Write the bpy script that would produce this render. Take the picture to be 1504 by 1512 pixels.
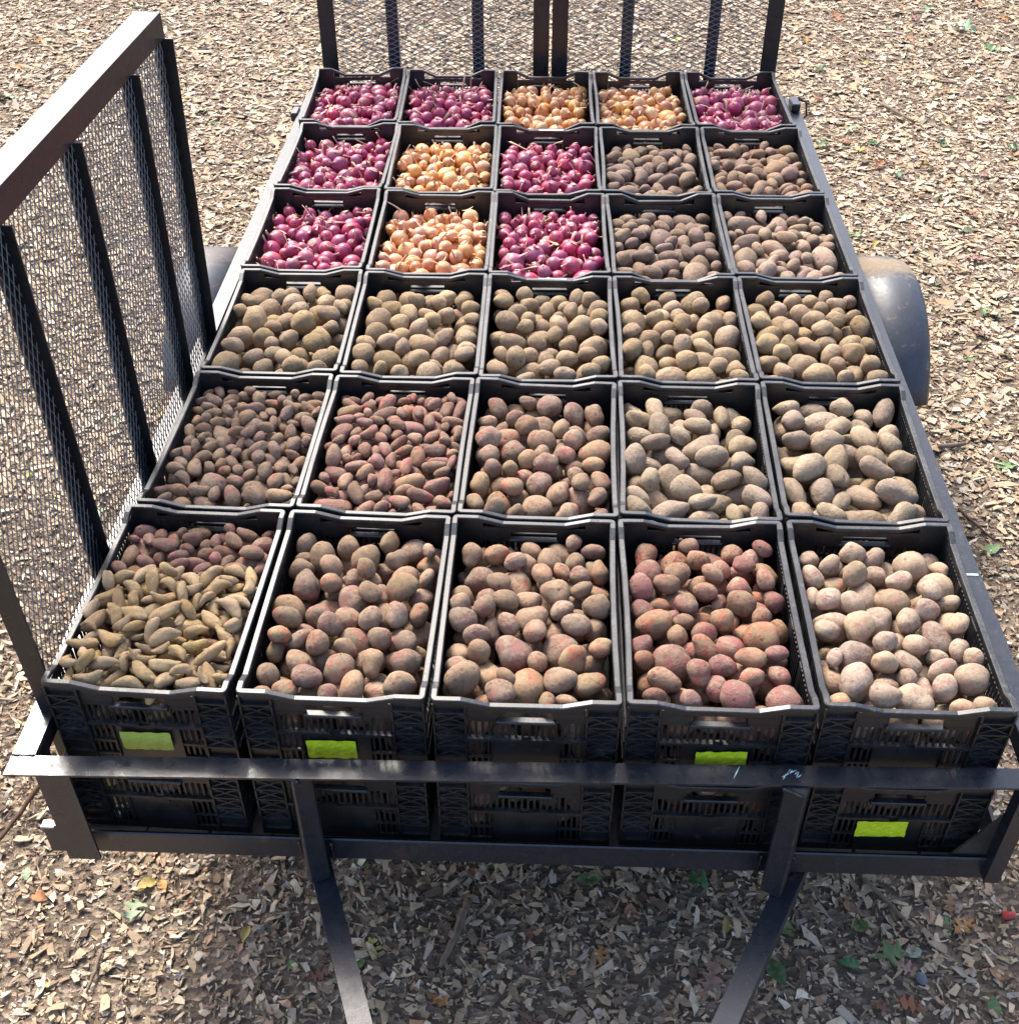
import bpy, math, random
import numpy as np
from math import sin, cos, pi, radians
from mathutils import Vector, Matrix

for o in list(bpy.data.objects): bpy.data.objects.remove(o, do_unlink=True)
SC = bpy.context.scene
COL = SC.collection

# ------------------------------------------------------------------ camera
GZ = 1.0                                   # height of the crate rims above the ground
CAM = np.array([0.02147, -1.60799, 1.86505 + GZ])
YAW, PITCH, ROLL, FPX = -0.039772, 0.700339, -0.004158, 1753.656
def cam_axes():
    cy, sy, cp, sp, cr, sr = cos(YAW), sin(YAW), cos(PITCH), sin(PITCH), cos(ROLL), sin(ROLL)
    f = np.array([sy*cp, cy*cp, -sp]); r = np.array([cy, -sy, 0.0]); u = np.cross(r, f)
    return cr*r+sr*u, -sr*r+cr*u, f
AR, AU, AF = cam_axes()
def ground_at(u, v, z=0.0):                # photo pixel -> point on the level z (things lying on the ground)
    d = AF + (u-752)/FPX*AR - (v-756)/FPX*AU
    return CAM + (z-CAM[2])/d[2]*d
cd = bpy.data.cameras.new('camera'); cam = bpy.data.objects.new('camera', cd); COL.objects.link(cam)
cd.sensor_fit = 'HORIZONTAL'; cd.sensor_width = 36; cd.lens = 36*FPX/1504; cd.clip_start = 0.05; cd.clip_end = 400
cam.matrix_world = Matrix(((AR[0], AU[0], -AF[0], CAM[0]), (AR[1], AU[1], -AF[1], CAM[1]), (AR[2], AU[2], -AF[2], CAM[2]), (0, 0, 0, 1)))
SC.camera = cam

# ------------------------------------------------------------------ sky and sun
SUN_AZ, SUN_EL = radians(-28), radians(49)            # azimuth from +Y towards +X
w = bpy.data.worlds.new('World'); SC.world = w; w.use_nodes = True
nt = w.node_tree; nt.nodes.clear()
sky = nt.nodes.new('ShaderNodeTexSky'); sky.sky_type = 'NISHITA'; sky.sun_disc = False
sky.sun_elevation = SUN_EL; sky.sun_rotation = SUN_AZ; sky.air_density = 0.85; sky.dust_density = 4.0; sky.ozone_density = 1.0
bg = nt.nodes.new('ShaderNodeBackground'); bg.inputs[1].default_value = 0.15
wo = nt.nodes.new('ShaderNodeOutputWorld'); nt.links.new(sky.outputs[0], bg.inputs[0]); nt.links.new(bg.outputs[0], wo.inputs[0])
sl = bpy.data.lights.new('sun', 'SUN'); sl.energy = 2.05; sl.angle = radians(16); sl.color = (1.0, 0.95, 0.87)
so = bpy.data.objects.new('sun', sl); COL.objects.link(so)
sd = Vector((sin(SUN_AZ)*cos(SUN_EL), cos(SUN_AZ)*cos(SUN_EL), sin(SUN_EL)))
so.rotation_euler = sd.to_track_quat('Z', 'Y').to_euler(); so.location = sd*20
vs = SC.view_settings; vs.view_transform = 'Standard'; vs.look = 'None'; vs.exposure = 1.68; vs.gamma = 1.0; vs.use_curve_mapping = False

# ------------------------------------------------------------------ helpers
def tag(o, label=None, cat=None, group=None, kind=None):
    if label: o['label'] = label
    if cat: o['category'] = cat
    if group: o['group'] = group
    if kind: o['kind'] = kind
    return o
def empty(name, loc=(0, 0, 0), rz=0.0):
    o = bpy.data.objects.new(name, None); COL.objects.link(o); o.location = loc; o.rotation_euler = (0, 0, rz); o.empty_display_size = 0.05
    return o
def link(name, me, parent=None, loc=None):
    o = bpy.data.objects.new(name, me); COL.objects.link(o)
    if parent is not None: o.parent = parent
    if loc is not None: o.location = loc
    return o
class MB:
    def __init__(s): s.v = []; s.f = []
    def add(s, vs, fs):
        n = len(s.v); s.v += [tuple(p) for p in vs]; s.f += [tuple(i+n for i in f) for f in fs]
    def box(s, x0, x1, y0, y1, z0, z1, bev=0.0):
        if bev <= 0:
            s.add([(x0, y0, z0), (x1, y0, z0), (x1, y1, z0), (x0, y1, z0), (x0, y0, z1), (x1, y0, z1), (x1, y1, z1), (x0, y1, z1)],
                  [(0, 3, 2, 1), (4, 5, 6, 7), (0, 1, 5, 4), (1, 2, 6, 5), (2, 3, 7, 6), (3, 0, 4, 7)])
        else:
            b = bev; V = []
            for zz, ins in ((z0, b), (z0+b, 0), (z1-b, 0), (z1, b)):
                X0, X1, Y0, Y1 = x0+ins, x1-ins, y0+ins, y1-ins
                V += [(X0+b, Y0, zz), (X1-b, Y0, zz), (X1, Y0+b, zz), (X1, Y1-b, zz), (X1-b, Y1, zz), (X0+b, Y1, zz), (X0, Y1-b, zz), (X0, Y0+b, zz)]
            F = [tuple(range(7, -1, -1)), tuple(range(24, 32))]
            for k in range(3):
                for i in range(8): F.append((k*8+i, k*8+(i+1) % 8, (k+1)*8+(i+1) % 8, (k+1)*8+i))
            s.add(V, F)
    def beam(s, a, b, w, h, up=(0, 0, 1)):               # rectangular bar between two points
        a, b, up = Vector(a), Vector(b), Vector(up); d = (b-a).normalized(); x = d.cross(up).normalized(); y = x.cross(d).normalized()
        V = [p+x*sx*w/2+y*sy*h/2 for p in (a, b) for sx, sy in ((-1, -1), (1, -1), (1, 1), (-1, 1))]
        s.add(V, [(0, 3, 2, 1), (4, 5, 6, 7), (0, 1, 5, 4), (1, 2, 6, 5), (2, 3, 7, 6), (3, 0, 4, 7)])
    def tube(s, pts, rad, n=8):
        pts = [Vector(p) for p in pts]; rad = rad if hasattr(rad, '__len__') else [rad]*len(pts); V = []; F = []
        for i, p in enumerate(pts):
            d = (pts[min(i+1, len(pts)-1)]-pts[max(i-1, 0)]).normalized()
            x = d.cross(Vector((0.13, 0.2, 1))).normalized(); y = d.cross(x)
            V += [p+(x*cos(2*pi*k/n)+y*sin(2*pi*k/n))*rad[i] for k in range(n)]
        for i in range(len(pts)-1):
            for k in range(n): F.append((i*n+k, i*n+(k+1) % n, (i+1)*n+(k+1) % n, (i+1)*n+k))
        F += [tuple(range(n-1, -1, -1)), tuple(range((len(pts)-1)*n, len(pts)*n))]
        s.add(V, F)
    def mesh(s, name, mat, smooth=False):
        me = bpy.data.meshes.new(name); me.from_pydata(s.v, [], s.f); me.materials.append(mat)
        if smooth: me.polygons.foreach_set('use_smooth', [True]*len(me.polygons))
        me.update(); return me
    def build(s, name, mat, parent=None, smooth=False, loc=None):
        return link(name, s.mesh(name, mat, smooth), parent, loc)

# ------------------------------------------------------------------ materials
class NT:
    def __init__(s, name):
        s.m = bpy.data.materials.new(name); s.m.use_nodes = True; s.t = s.m.node_tree; s.t.nodes.clear()
        s.out = s.n('ShaderNodeOutputMaterial'); s.b = s.n('ShaderNodeBsdfPrincipled'); s.l(s.b.outputs[0], s.out.inputs[0])
    def n(s, t, **k):
        x = s.t.nodes.new(t)
        for a, v in k.items(): setattr(x, a, v)
        return x
    def l(s, a, b): s.t.links.new(a, b)
    def val(s, sock, v):
        if hasattr(v, 'is_output') or isinstance(v, bpy.types.NodeSocket): s.l(v, sock)
        else: sock.default_value = v
    def math(s, op, a, b=0.0, c=None, clamp=False):
        x = s.n('ShaderNodeMath', operation=op, use_clamp=clamp); s.val(x.inputs[0], a); s.val(x.inputs[1], b)
        if c is not None: s.val(x.inputs[2], c)
        return x.outputs[0]
    def vmath(s, op, a, b):
        x = s.n('ShaderNodeVectorMath', operation=op); s.val(x.inputs[0], a); s.val(x.inputs[1], b); return x.outputs[0]
    def noise(s, vec, scale, detail=3, rough=0.55, dist=0.0):
        x = s.n('ShaderNodeTexNoise'); s.l(vec, x.inputs['Vector']); x.inputs['Scale'].default_value = scale
        x.inputs['Detail'].default_value = detail; x.inputs['Roughness'].default_value = rough; x.inputs['Distortion'].default_value = dist
        return x.outputs[0]
    def ramp(s, fac, a, b, lo=0.0, hi=1.0):             # remap fac from a..b to lo..hi
        x = s.n('ShaderNodeMapRange'); s.val(x.inputs[0], fac)
        for i, v in enumerate((a, b, lo, hi)): x.inputs[i+1].default_value = v
        return x.outputs[0]
    def mix(s, fac, a, b, blend='MIX'):
        x = s.n('ShaderNodeMix', data_type='RGBA', blend_type=blend); s.val(x.inputs[0], fac)
        for i, v in ((6, a), (7, b)):
            if isinstance(v, (tuple, list)): x.inputs[i].default_value = (*v, 1)
            else: s.l(v, x.inputs[i])
        return x.outputs[2]
    def hsv(s, col, h=0.5, sat=1.0, v=1.0):
        x = s.n('ShaderNodeHueSaturation'); s.l(col, x.inputs[4]); s.val(x.inputs[0], h); s.val(x.inputs[1], sat); s.val(x.inputs[2], v); return x.outputs[0]
    def bump(s, h, strength, dist):
        x = s.n('ShaderNodeBump'); x.inputs['Strength'].default_value = strength; x.inputs['Distance'].default_value = dist
        s.l(h, x.inputs['Height']); s.l(x.outputs[0], s.b.inputs['Normal'])
    def base(s, c):
        if isinstance(c, (tuple, list)): s.b.inputs['Base Color'].default_value = (*c, 1)
        else: s.l(c, s.b.inputs['Base Color'])
    def rough(s, r): s.val(s.b.inputs['Roughness'], r)
    def spec(s, r): s.val(s.b.inputs['Specular IOR Level'], r)
    def rnd(s):                                          # one random number for each piece, loose or in a heap
        oi = s.n('ShaderNodeObjectInfo'); at = s.n('ShaderNodeAttribute', attribute_name='rnd')
        return s.math('FRACT', s.math('ADD', oi.outputs['Random'], at.outputs['Fac']))
    def coords(s, r=None):
        c = s.n('ShaderNodeTexCoord').outputs['Object']
        if r is None: return c
        cx = s.n('ShaderNodeCombineXYZ'); s.l(s.math('MULTIPLY', r, 7.3), cx.inputs[0]); s.l(s.math('MULTIPLY', r, 3.1), cx.inputs[1])
        return s.vmath('ADD', c, cx.outputs[0])

def potato_mat(name, skin, dust, dustiness=0.5, fresh=None, val=0.20):
    m = NT(name); r = m.rnd(); c = m.coords(r); r2 = m.math('FRACT', m.math('MULTIPLY', r, 17.7)); r3 = m.math('FRACT', m.math('MULTIPLY', r, 53.1))
    big = m.noise(c, 30, 5, 0.68, 0.5); fine = m.noise(c, 330, 3, 0.7); mid = m.noise(c, 95, 5, 0.72)
    sk = m.mix(m.ramp(mid, .35, .65), tuple(x*1.1 for x in skin), tuple(x*.7 for x in skin))
    if fresh: sk = m.mix(m.math('MULTIPLY', m.ramp(m.noise(c, 34, 4, .65), .58, .66), m.ramp(r3, .3, .8)), sk, fresh)
    # dry soil caked on in patches, more on some than on others
    thr = m.math('ADD', m.math('MULTIPLY', r2, -0.13), 0.565 - 0.34*(dustiness-0.5))
    d = m.math('SUBTRACT', m.math('ADD', m.math('MULTIPLY', big, .62), m.math('MULTIPLY', mid, .38)), thr)
    d = m.ramp(d, -0.05, 0.05, 0.30, 0.97)
    du = m.mix(m.ramp(mid, .33, .67), tuple(x*.70 for x in dust), tuple(min(1, x*1.15) for x in dust))
    du = m.mix(m.ramp(fine, .35, .7, 0, .25), du, tuple(min(1, x*1.35) for x in dust))
    col = m.mix(d, sk, du)
    if fresh: col = m.mix(m.math('MULTIPLY', m.ramp(m.noise(c, 27, 4, .7, .5), .50, .70), m.ramp(r3, .30, .80, 0, .52)), col, fresh)     # rubbed clean
    col = m.mix(m.ramp(m.noise(c, 62, 5, .8), .58, .70, 0, .55), col, (.095, .066, .042))      # dark soil crumbs
    col = m.mix(m.ramp(m.noise(c, 150, 3, .7), .62, .70, 0, .28), col, tuple(min(1, x*1.4) for x in dust))   # pale scuffs
    v = m.n('ShaderNodeTexVoronoi'); m.l(c, v.inputs['Vector']); v.inputs['Scale'].default_value = 44
    vs_ = m.n('ShaderNodeSeparateColor'); m.l(v.outputs['Color'], vs_.inputs[0]); eye = m.math('MULTIPLY', m.ramp(v.outputs['Distance'], .08, .24, 1, 0), m.ramp(vs_.outputs[0], .55, .75))
    col = m.mix(m.math('MULTIPLY', eye, .6), col, tuple(x*.25 for x in skin))
    col = m.hsv(col, m.ramp(r3, 0, 1, .493, .507), m.ramp(r2, 0, 1, .85, 1.12), m.ramp(r, 0, 1, 1-val, 1+val))
    col = m.hsv(col, .5, 1.0, m.ramp(m.noise(c, 16, 3, .6), .3, .7, .78, 1.16))
    m.base(col); m.rough(m.ramp(d, 0, 1, .62, .93)); m.spec(.28)
    h = m.math('SUBTRACT', m.math('ADD', m.math('ADD', m.math('MULTIPLY', mid, 1.0), m.math('MULTIPLY', fine, .35)), m.math('MULTIPLY', d, .55)), m.math('MULTIPLY', eye, .5))
    m.bump(h, .6, .0045)
    return m.m

def onion_mat(name, dark, light, val=.25):
    m = NT(name); r = m.rnd(); r2 = m.math('FRACT', m.math('MULTIPLY', r, 17.7)); c = m.coords(r)
    at = m.n('ShaderNodeAttribute', attribute_name='lon'); ah = m.n('ShaderNodeAttribute', attribute_name='hgt')
    cx = m.n('ShaderNodeCombineXYZ'); m.l(m.math('MULTIPLY', at.outputs['Fac'], 9.0), cx.inputs[0]); m.l(m.math('MULTIPLY', ah.outputs['Fac'], .7), cx.inputs[1]); m.l(m.math('MULTIPLY', r, 30), cx.inputs[2])
    veins = m.noise(cx.outputs[0], 2.6, 3, .6); big = m.noise(c, 28, 3)
    col = m.mix(m.ramp(veins, .32, .68), dark, light)
    col = m.mix(m.ramp(big, .5, .72, 0, .55), col, tuple(min(1, x*1.25+.05) for x in light))
    straw = m.mix(m.ramp(veins, .35, .65), (.42, .27, .15), (.62, .47, .30))
    flak = m.math('MULTIPLY', m.ramp(m.noise(c, 42, 4, .7), .62, .68), m.ramp(r2, .45, .9))
    col = m.mix(m.math('MULTIPLY', flak, .75), col, straw)
    col = m.mix(m.math('ADD', m.ramp(ah.outputs['Fac'], .78, .93), m.ramp(ah.outputs['Fac'], .05, .0, 0, .8), clamp=True), col, straw)
    col = m.hsv(col, m.ramp(r2, 0, 1, .488, .512), m.ramp(r, 0, 1, .85, 1.1), m.ramp(r2, 0, 1, 1-val, 1+val))
    m.base(col); m.rough(m.ramp(m.math('ADD', m.ramp(ah.outputs['Fac'], .75, .9), flak), 0, 1, .40, .75)); m.spec(.45); m.bump(veins, .4, .002)
    return m.m

def plastic_mat():
    m = NT('black_crate_plastic'); g = m.n('ShaderNodeNewGeometry'); c = g.outputs['Position']
    up = m.n('ShaderNodeSeparateXYZ'); m.l(g.outputs['Normal'], up.inputs[0])
    big = m.noise(c, 9, 4, .6); scr = m.noise(c, 130, 4, .7, 1.5); oi = m.n('ShaderNodeObjectInfo').outputs['Random']
    d = m.math('MULTIPLY', m.ramp(scr, .42, .75), m.ramp(big, .35, .75))
    d = m.math('MULTIPLY', d, m.ramp(up.outputs[2], .2, .95, .20, .85))
    col = m.mix(d, (.0075, .0082, .0098), (.17, .168, .165))
    col = m.mix(m.math('MULTIPLY', m.ramp(m.noise(c, 30, 5, .75), .60, .74, 0, .5), m.ramp(up.outputs[2], -.2, .6, .25, 1)), col, (.20, .165, .12))   # field dust
    m.base(col); m.rough(m.ramp(big, .3, .7, .32, .50)); m.spec(.6); m.bump(scr, .12, .001)
    return m.m

def paint_mat(name='black_paint', rust=.5, base=(.009, .012, .018), spec=.6):
    m = NT(name); g = m.n('ShaderNodeNewGeometry'); c = g.outputs['Position']
    big = m.noise(c, 6, 5, .65); mid = m.noise(c, 38, 5, .7); sp = m.noise(c, 170, 3, .7)
    rf = m.math('MULTIPLY', m.ramp(m.math('ADD', m.math('MULTIPLY', mid, .6), m.math('MULTIPLY', big, .4)), .60-.10*rust, .70-.06*rust), rust, clamp=True)
    col = m.mix(m.ramp(sp, .60, .72, 0, .55), base, (.10, .11, .13))
    col = m.mix(m.ramp(big, .45, .75, 0, .3), col, (.028, .030, .034))
    col = m.mix(rf, col, m.mix(m.ramp(sp, .3, .7), (.11, .05, .028), (.24, .12, .06)))
    m.base(col); m.rough(m.math('ADD', m.ramp(mid, .3, .7, .24, .42), m.math('MULTIPLY', rf, .35), clamp=True)); m.spec(spec); m.bump(sp, .18, .001)
    return m.m

def fender_mat():
    m = NT('muddy_fender_paint'); c = m.n('ShaderNodeNewGeometry').outputs['Position']; sp = m.n('ShaderNodeSeparateXYZ'); m.l(c, sp.inputs[0])
    big = m.noise(c, 9, 5, .7, .6); mid = m.noise(c, 60, 5, .75); fine = m.noise(c, 220, 3, .7)
    crest = m.ramp(m.math('ABSOLUTE', m.math('SUBTRACT', sp.outputs[1], 2.27)), .02, .20, .33, -.30)      # dried mud lies on the flat crown of the fender
    k = m.ramp(m.math('ADD', m.math('ADD', m.math('MULTIPLY', big, .55), m.math('MULTIPLY', mid, .35)), crest), .52, .66)
    col = m.mix(m.ramp(fine, .60, .70, 0, .5), (.024, .030, .042), (.13, .14, .16)); col = m.mix(m.ramp(big, .4, .7, 0, .4), col, (.07, .075, .085))
    col = m.mix(m.ramp(m.noise(c, 26, 5, .75), .60, .66, 0, .7), col, (.20, .12, .075))
    k = m.math('MULTIPLY', k, m.ramp(sp.outputs[0], -.5, .5, .25, 1.0)); mud = m.mix(m.ramp(mid, .3, .7), (.13, .10, .068), (.25, .195, .135))
    m.base(m.mix(k, col, mud)); m.rough(m.math('ADD', m.math('MULTIPLY', k, .45), m.ramp(mid, .3, .7, .40, .55), clamp=True)); m.spec(.5); m.bump(m.math('ADD', m.math('MULTIPLY', k, .7), m.math('MULTIPLY', mid, .3)), .4, .004)
    return m.m

def simple(name, col, rough=.8, col2=None, scale=20, bump=0.0, spec=.3, objrand=0.0):
    m = NT(name); c = m.coords(); n = m.noise(c, scale, 4, .65)
    cc = m.mix(m.ramp(n, .3, .7), col, col2 or tuple(x*.7 for x in col))
    if objrand:
        r = m.n('ShaderNodeObjectInfo').outputs['Random']; cc = m.hsv(cc, m.ramp(r, 0, 1, .5-.02, .5+.02), 1.0, m.ramp(r, 0, 1, 1-objrand, 1+objrand))
    m.base(cc); m.rough(rough); m.spec(spec)
    if bump: m.bump(n, bump, .004)
    return m.m

M = {}
M['plastic'] = plastic_mat()
M['paint'] = paint_mat('black_trailer_paint', .34)
M['gate_paint'] = paint_mat('rusty_gate_paint', .12, (.008, .009, .011), .5)
M['mesh_paint'] = paint_mat('expanded_metal_paint', .22, (.11, .118, .13))
M['fender'] = fender_mat()
M['tyre'] = simple('tyre_rubber', (.02, .02, .02), .85, (.05, .045, .04), 12)
M['steel'] = simple('wheel_steel', (.45, .45, .45), .5, (.3, .28, .25), 12)
M['deck'] = simple('weathered_deck_board', (.20, .16, .12), .85, (.11, .09, .07), 9, .4)
M['chalk'] = simple('pale_blue_paint_smear', (.45, .62, .68), .7)
M['zinc'] = simple('zinc_plate', (.5, .52, .54), .45)
M['web'] = simple('dusty_cobweb', (.05, .045, .04), .95, (.018, .018, .018), 14)
M['red'] = potato_mat('red_potato_skin', (.235, .058, .040), (.240, .172, .112), .72, (.42, .042, .055))
M['red_bright'] = potato_mat('red_potato_skin_clean', (.24, .050, .040), (.235, .158, .104), .60, (.44, .036, .055))
M['red_pale'] = potato_mat('pale_red_potato_skin', (.30, .115, .085), (.315, .238, .164), .78, (.46, .10, .10))
M['pinkf'] = potato_mat('pink_fingerling_skin', (.225, .095, .064), (.232, .166, .110), .68, (.38, .07, .075))
M['pinkf2'] = potato_mat('rosy_fingerling_skin', (.25, .078, .058), (.230, .158, .106), .58, (.46, .045, .09))
M['yellowf'] = potato_mat('yellow_fingerling_skin', (.44, .285, .125), (.310, .225, .138), .36, (.56, .37, .15))
M['russet'] = potato_mat('russet_potato_skin', (.25, .162, .100), (.262, .200, .136), .60)
M['gold'] = potato_mat('gold_potato_skin', (.35, .222, .110), (.242, .178, .116), .54, (.46, .30, .14))
M['brown'] = potato_mat('brown_oblong_skin', (.185, .100, .070), (.215, .156, .108), .54)
M['tan'] = potato_mat('tan_oblong_skin', (.27, .155, .105), (.262, .200, .140), .55, (.36, .15, .11))
M['tan2'] = potato_mat('ruddy_oblong_skin', (.25, .125, .078), (.215, .160, .108), .48, (.40, .19, .085))
M['ronion'] = onion_mat('red_onion_skin', (.185, .014, .046), (.42, .066, .135))
M['yonion'] = onion_mat('yellow_onion_skin', (.44, .170, .055), (.62, .315, .125))
M['shallot'] = onion_mat('pale_copper_onion_skin', (.46, .180, .075), (.64, .330, .165))
M['skin_y'] = simple('papery_onion_skin', (.60, .42, .24), .7, (.40, .24, .12), 40)
M['skin_r'] = simple('papery_red_onion_skin', (.52, .38, .27), .7, (.30, .10, .10), 40)
def lime_mat():
    m = NT('lime_label'); c = m.coords(); n = m.noise(c, 60, 4, .6, 1.5)
    m.base(m.mix(m.ramp(n, .3, .7), (.43, .60, .015), (.56, .72, .03))); m.rough(.35); m.bump(n, .6, .004); return m.m
M['lime'] = lime_mat()
M['lime_dull'] = simple('dull_lime_label', (.36, .46, .06), .4, (.44, .53, .10), 40)
M['white_label'] = simple('paper_label', (.75, .74, .70), .6)

# ------------------------------------------------------------------ ground and wood chips
def ground():
    m = NT('forest_soil'); c = m.coords()
    v = m.n('ShaderNodeTexVoronoi'); m.l(m.vmath('MULTIPLY', c, (1, 1.7, 1)), v.inputs['Vector']); v.inputs['Scale'].default_value = 42
    sep = m.n('ShaderNodeSeparateColor'); m.l(v.outputs['Color'], sep.inputs[0])
    soil = m.mix(m.noise(c, 30, 5, .7), (.055, .043, .033), (.15, .115, .085))
    chip = m.mix(sep.outputs[0], (.12, .09, .065), (.36, .28, .20))
    m.base(m.mix(m.ramp(sep.outputs[1], .35, .6, 0, .75), soil, chip)); m.rough(.95); m.spec(.15); m.bump(m.math('ADD', v.outputs['Distance'], m.noise(c, 90, 4)), .7, .012)
    mb = MB(); N = 40; S = 60.0
    xs = [(-S+2*S*i/N) for i in range(N+1)]
    mb.v = [(x, y+5, 0) for y in xs for x in xs]
    mb.f = [(j*(N+1)+i, j*(N+1)+i+1, (j+1)*(N+1)+i+1, (j+1)*(N+1)+i) for j in range(N) for i in range(N)]
    tag(mb.build('ground', m.m), kind='structure')
ground()

def chips_mesh(name, rng, P, L, W, T, z0, tilt, flat, bent=False):
    n = len(P); yaw = rng.uniform(0, 2*pi, n); tx = rng.normal(0, tilt, n); ty = rng.normal(0, tilt, n)
    if flat: loc = np.array([(-.5, -.5, 1), (.5, -.5, 1), (.5, .5, 1), (-.5, .5, 1)], float)
    else: loc = np.array([(-.5, -.5, 0), (.5, -.5, 0), (.5, .5, 0), (-.5, .5, 0), (-.5, -.5, 1), (.5, -.5, 1), (.5, .5, 1), (-.5, .5, 1)], float)
    if bent: loc = np.array([(x, y, z) for x in (-.5, 0, .5) for (y, z) in ((-.5, 0), (-.5, 1), (.5, 1), (.5, 0))], float)
    k = len(loc); V = np.repeat(loc[None], n, 0)
    if bent:                                                # three cross sections: curled, split, tapering pieces
        j = rng.normal(0, .15, (n, 3, 2, 2)); V[:, :, :2] += np.stack([j[:, :, 0], j[:, :, 0], j[:, :, 1], j[:, :, 1]], 2).reshape(n, 12, 2)
        V[:, 4:8, 0] += rng.uniform(-.2, .2, (n, 1)); V[:, 8:, 1] *= rng.uniform(.15, 1.1, (n, 1))
        V[:, 4:8, 2] += rng.normal(0, 1.1, (n, 1)); V[:, :, 2] += rng.normal(0, .25, (n, k))
    else:
        j = rng.normal(0, .16, (n, 4, 2)); V[:, -4:, :2] += j
        if not flat: V[:, :4, :2] += j*1.1
    V[:, :, 0] *= L[:, None]; V[:, :, 1] *= W[:, None]; V[:, :, 2] *= T[:, None]
    V[:, :, 2] += rng.normal(0, .0012, (n, k)) + V[:, :, 0]*tx[:, None] + V[:, :, 1]*ty[:, None]
    cyw, syw = np.cos(yaw)[:, None], np.sin(yaw)[:, None]
    X = V[:, :, 0]*cyw - V[:, :, 1]*syw + P[:, 0:1]; Y = V[:, :, 0]*syw + V[:, :, 1]*cyw + P[:, 1:2]
    Z = V[:, :, 2] + z0[:, None]
    co = np.stack([X, Y, Z], -1).reshape(-1, 3)
    fl = np.array([(4*i+q, 4*i+q+1, 4*i+q+5, 4*i+q+4) for i in (0, 1) for q in (0, 1, 2)]+[(3, 2, 1, 0), (8, 9, 10, 11)] if bent else [(0, 1, 2, 3)] if flat else [(4, 5, 6, 7), (0, 1, 5, 4), (1, 2, 6, 5), (2, 3, 7, 6), (3, 0, 4, 7)])
    F = (np.arange(n)[:, None, None]*k + fl[None]).reshape(-1)
    nf = n*len(fl)
    me = bpy.data.meshes.new(name); me.vertices.add(len(co)); me.vertices.foreach_set('co', co.ravel().astype(np.float32))
    me.loops.add(nf*4); me.loops.foreach_set('vertex_index', F.astype(np.int32))
    me.polygons.add(nf); me.polygons.foreach_set('loop_start', np.arange(0, nf*4, 4, dtype=np.int32)); me.polygons.foreach_set('loop_total', np.full(nf, 4, np.int32))
    pal = np.array([(.42, .315, .205), (.50, .395, .27), (.33, .245, .16), (.25, .18, .115), (.15, .10, .065), (.58, .49, .36), (.38, .325, .26), (.28, .24, .19), (.44, .26, .15), (.08, .055, .036)])
    pr = np.array([.20, .15, .16, .13, .09, .07, .08, .06, .02, .04])
    pal = pal*.97+pal.mean(1, keepdims=True)*.03; pal = (pal*.88+pal.mean(0)*.12)*1.10
    c = pal[rng.choice(len(pal), n, p=pr)] * rng.uniform(.85, 1.30, (n, 1))
    a = me.color_attributes.new('chip', 'FLOAT_COLOR', 'POINT'); a.data.foreach_set('color', np.concatenate([np.repeat(c, k, 0), np.ones((n*k, 1))], 1).ravel().astype(np.float32))
    me.update(calc_edges=True); me.validate(); me.shade_flat()
    return me
def wood_chips():
    m = NT('wood_chips'); at = m.n('ShaderNodeAttribute', attribute_name='chip'); c = m.coords()
    grain = m.noise(c, 220, 4, .7, .8)
    fib = m.noise(c, 75, 5, .75, 1.2); cc = m.mix(m.ramp(grain, .3, .75, 0, .5), at.outputs['Color'], m.hsv(at.outputs['Color'], .5, 1.05, .4)); m.base(m.mix(m.ramp(fib, .55, .70, 0, .5), cc, (.10, .075, .055))); m.rough(.9); m.spec(.2); m.bump(grain, .3, .002)
    rng = np.random.default_rng(4)
    def wedge(P, mar): # inside the ground the photograph can see
        d = np.stack([P[:, 0], P[:, 1], np.zeros(len(P))], 1)-CAM; z = d@AF; u = d@AR/z*FPX/752; v = d@AU/z*FPX/756
        return (np.abs(u) < 1+mar) & (np.abs(v) < 1+mar*1.2) & (z > 0)
    n = 640000; P = np.stack([rng.uniform(-6.5, 6.5, n), rng.uniform(-1.6, 9.6, n)], 1)
    inn = wedge(P, .12); und = (np.abs(P[:, 0]) < .8) & (P[:, 1] > 1.6) & (P[:, 1] < 3.4)
    dist = P[:, 1]+1.6
    keep = inn & ~und & (rng.uniform(0, 1, n) < np.clip(1.2-dist*.085, .42, 1))
    A = P[keep]; B = P[~inn & (rng.uniform(0, 1, n) < .22)]
    def dims(k):
        L = np.clip(rng.lognormal(math.log(.0175), .55, k), .006, .095); W = np.clip(L*np.where(rng.uniform(0, 1, k) < .3, rng.uniform(.10, .25, k), rng.uniform(.25, .75, k)), .0025, .023)
        return L, W, rng.uniform(.001, .0038, k)
    L, W, T = dims(len(A)); mul = 1+np.clip(A[:, 1], 0, 8)*.06
    z0 = rng.uniform(0, 1, len(A))**1.6*.013
    near = A[:, 1] < 1.8; mul = np.where(near, .82, mul)
    me = chips_mesh('wood_chips', rng, A[~near], (L*mul)[~near], (W*mul)[~near], T[~near], z0[~near], .16, False)
    o = link('wood_chips', me); o.data.materials.append(m.m); tag(o, 'sunlit wood chips covering the ground beside and behind the trailer', 'wood chips', kind='stuff')
    tag(link('wood_chips', chips_mesh('wood_chips_near', rng, A[near], (L*mul)[near], (W*mul)[near], T[near], z0[near], .20, False, True)), 'tan and grey wood chips covering the ground under the trailer front', 'wood chips', kind='stuff').data.materials.append(m.m)
    L, W, T = dims(len(B)); o = link('wood_chips', chips_mesh('wood_chips_outer', rng, B, L*1.5, W*1.6, T, rng.uniform(.002, .014, len(B)), .1, True)); o.data.materials.append(m.m)
    tag(o, 'wood chips further out on the ground around', 'wood chips', kind='stuff')
wood_chips()

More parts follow.
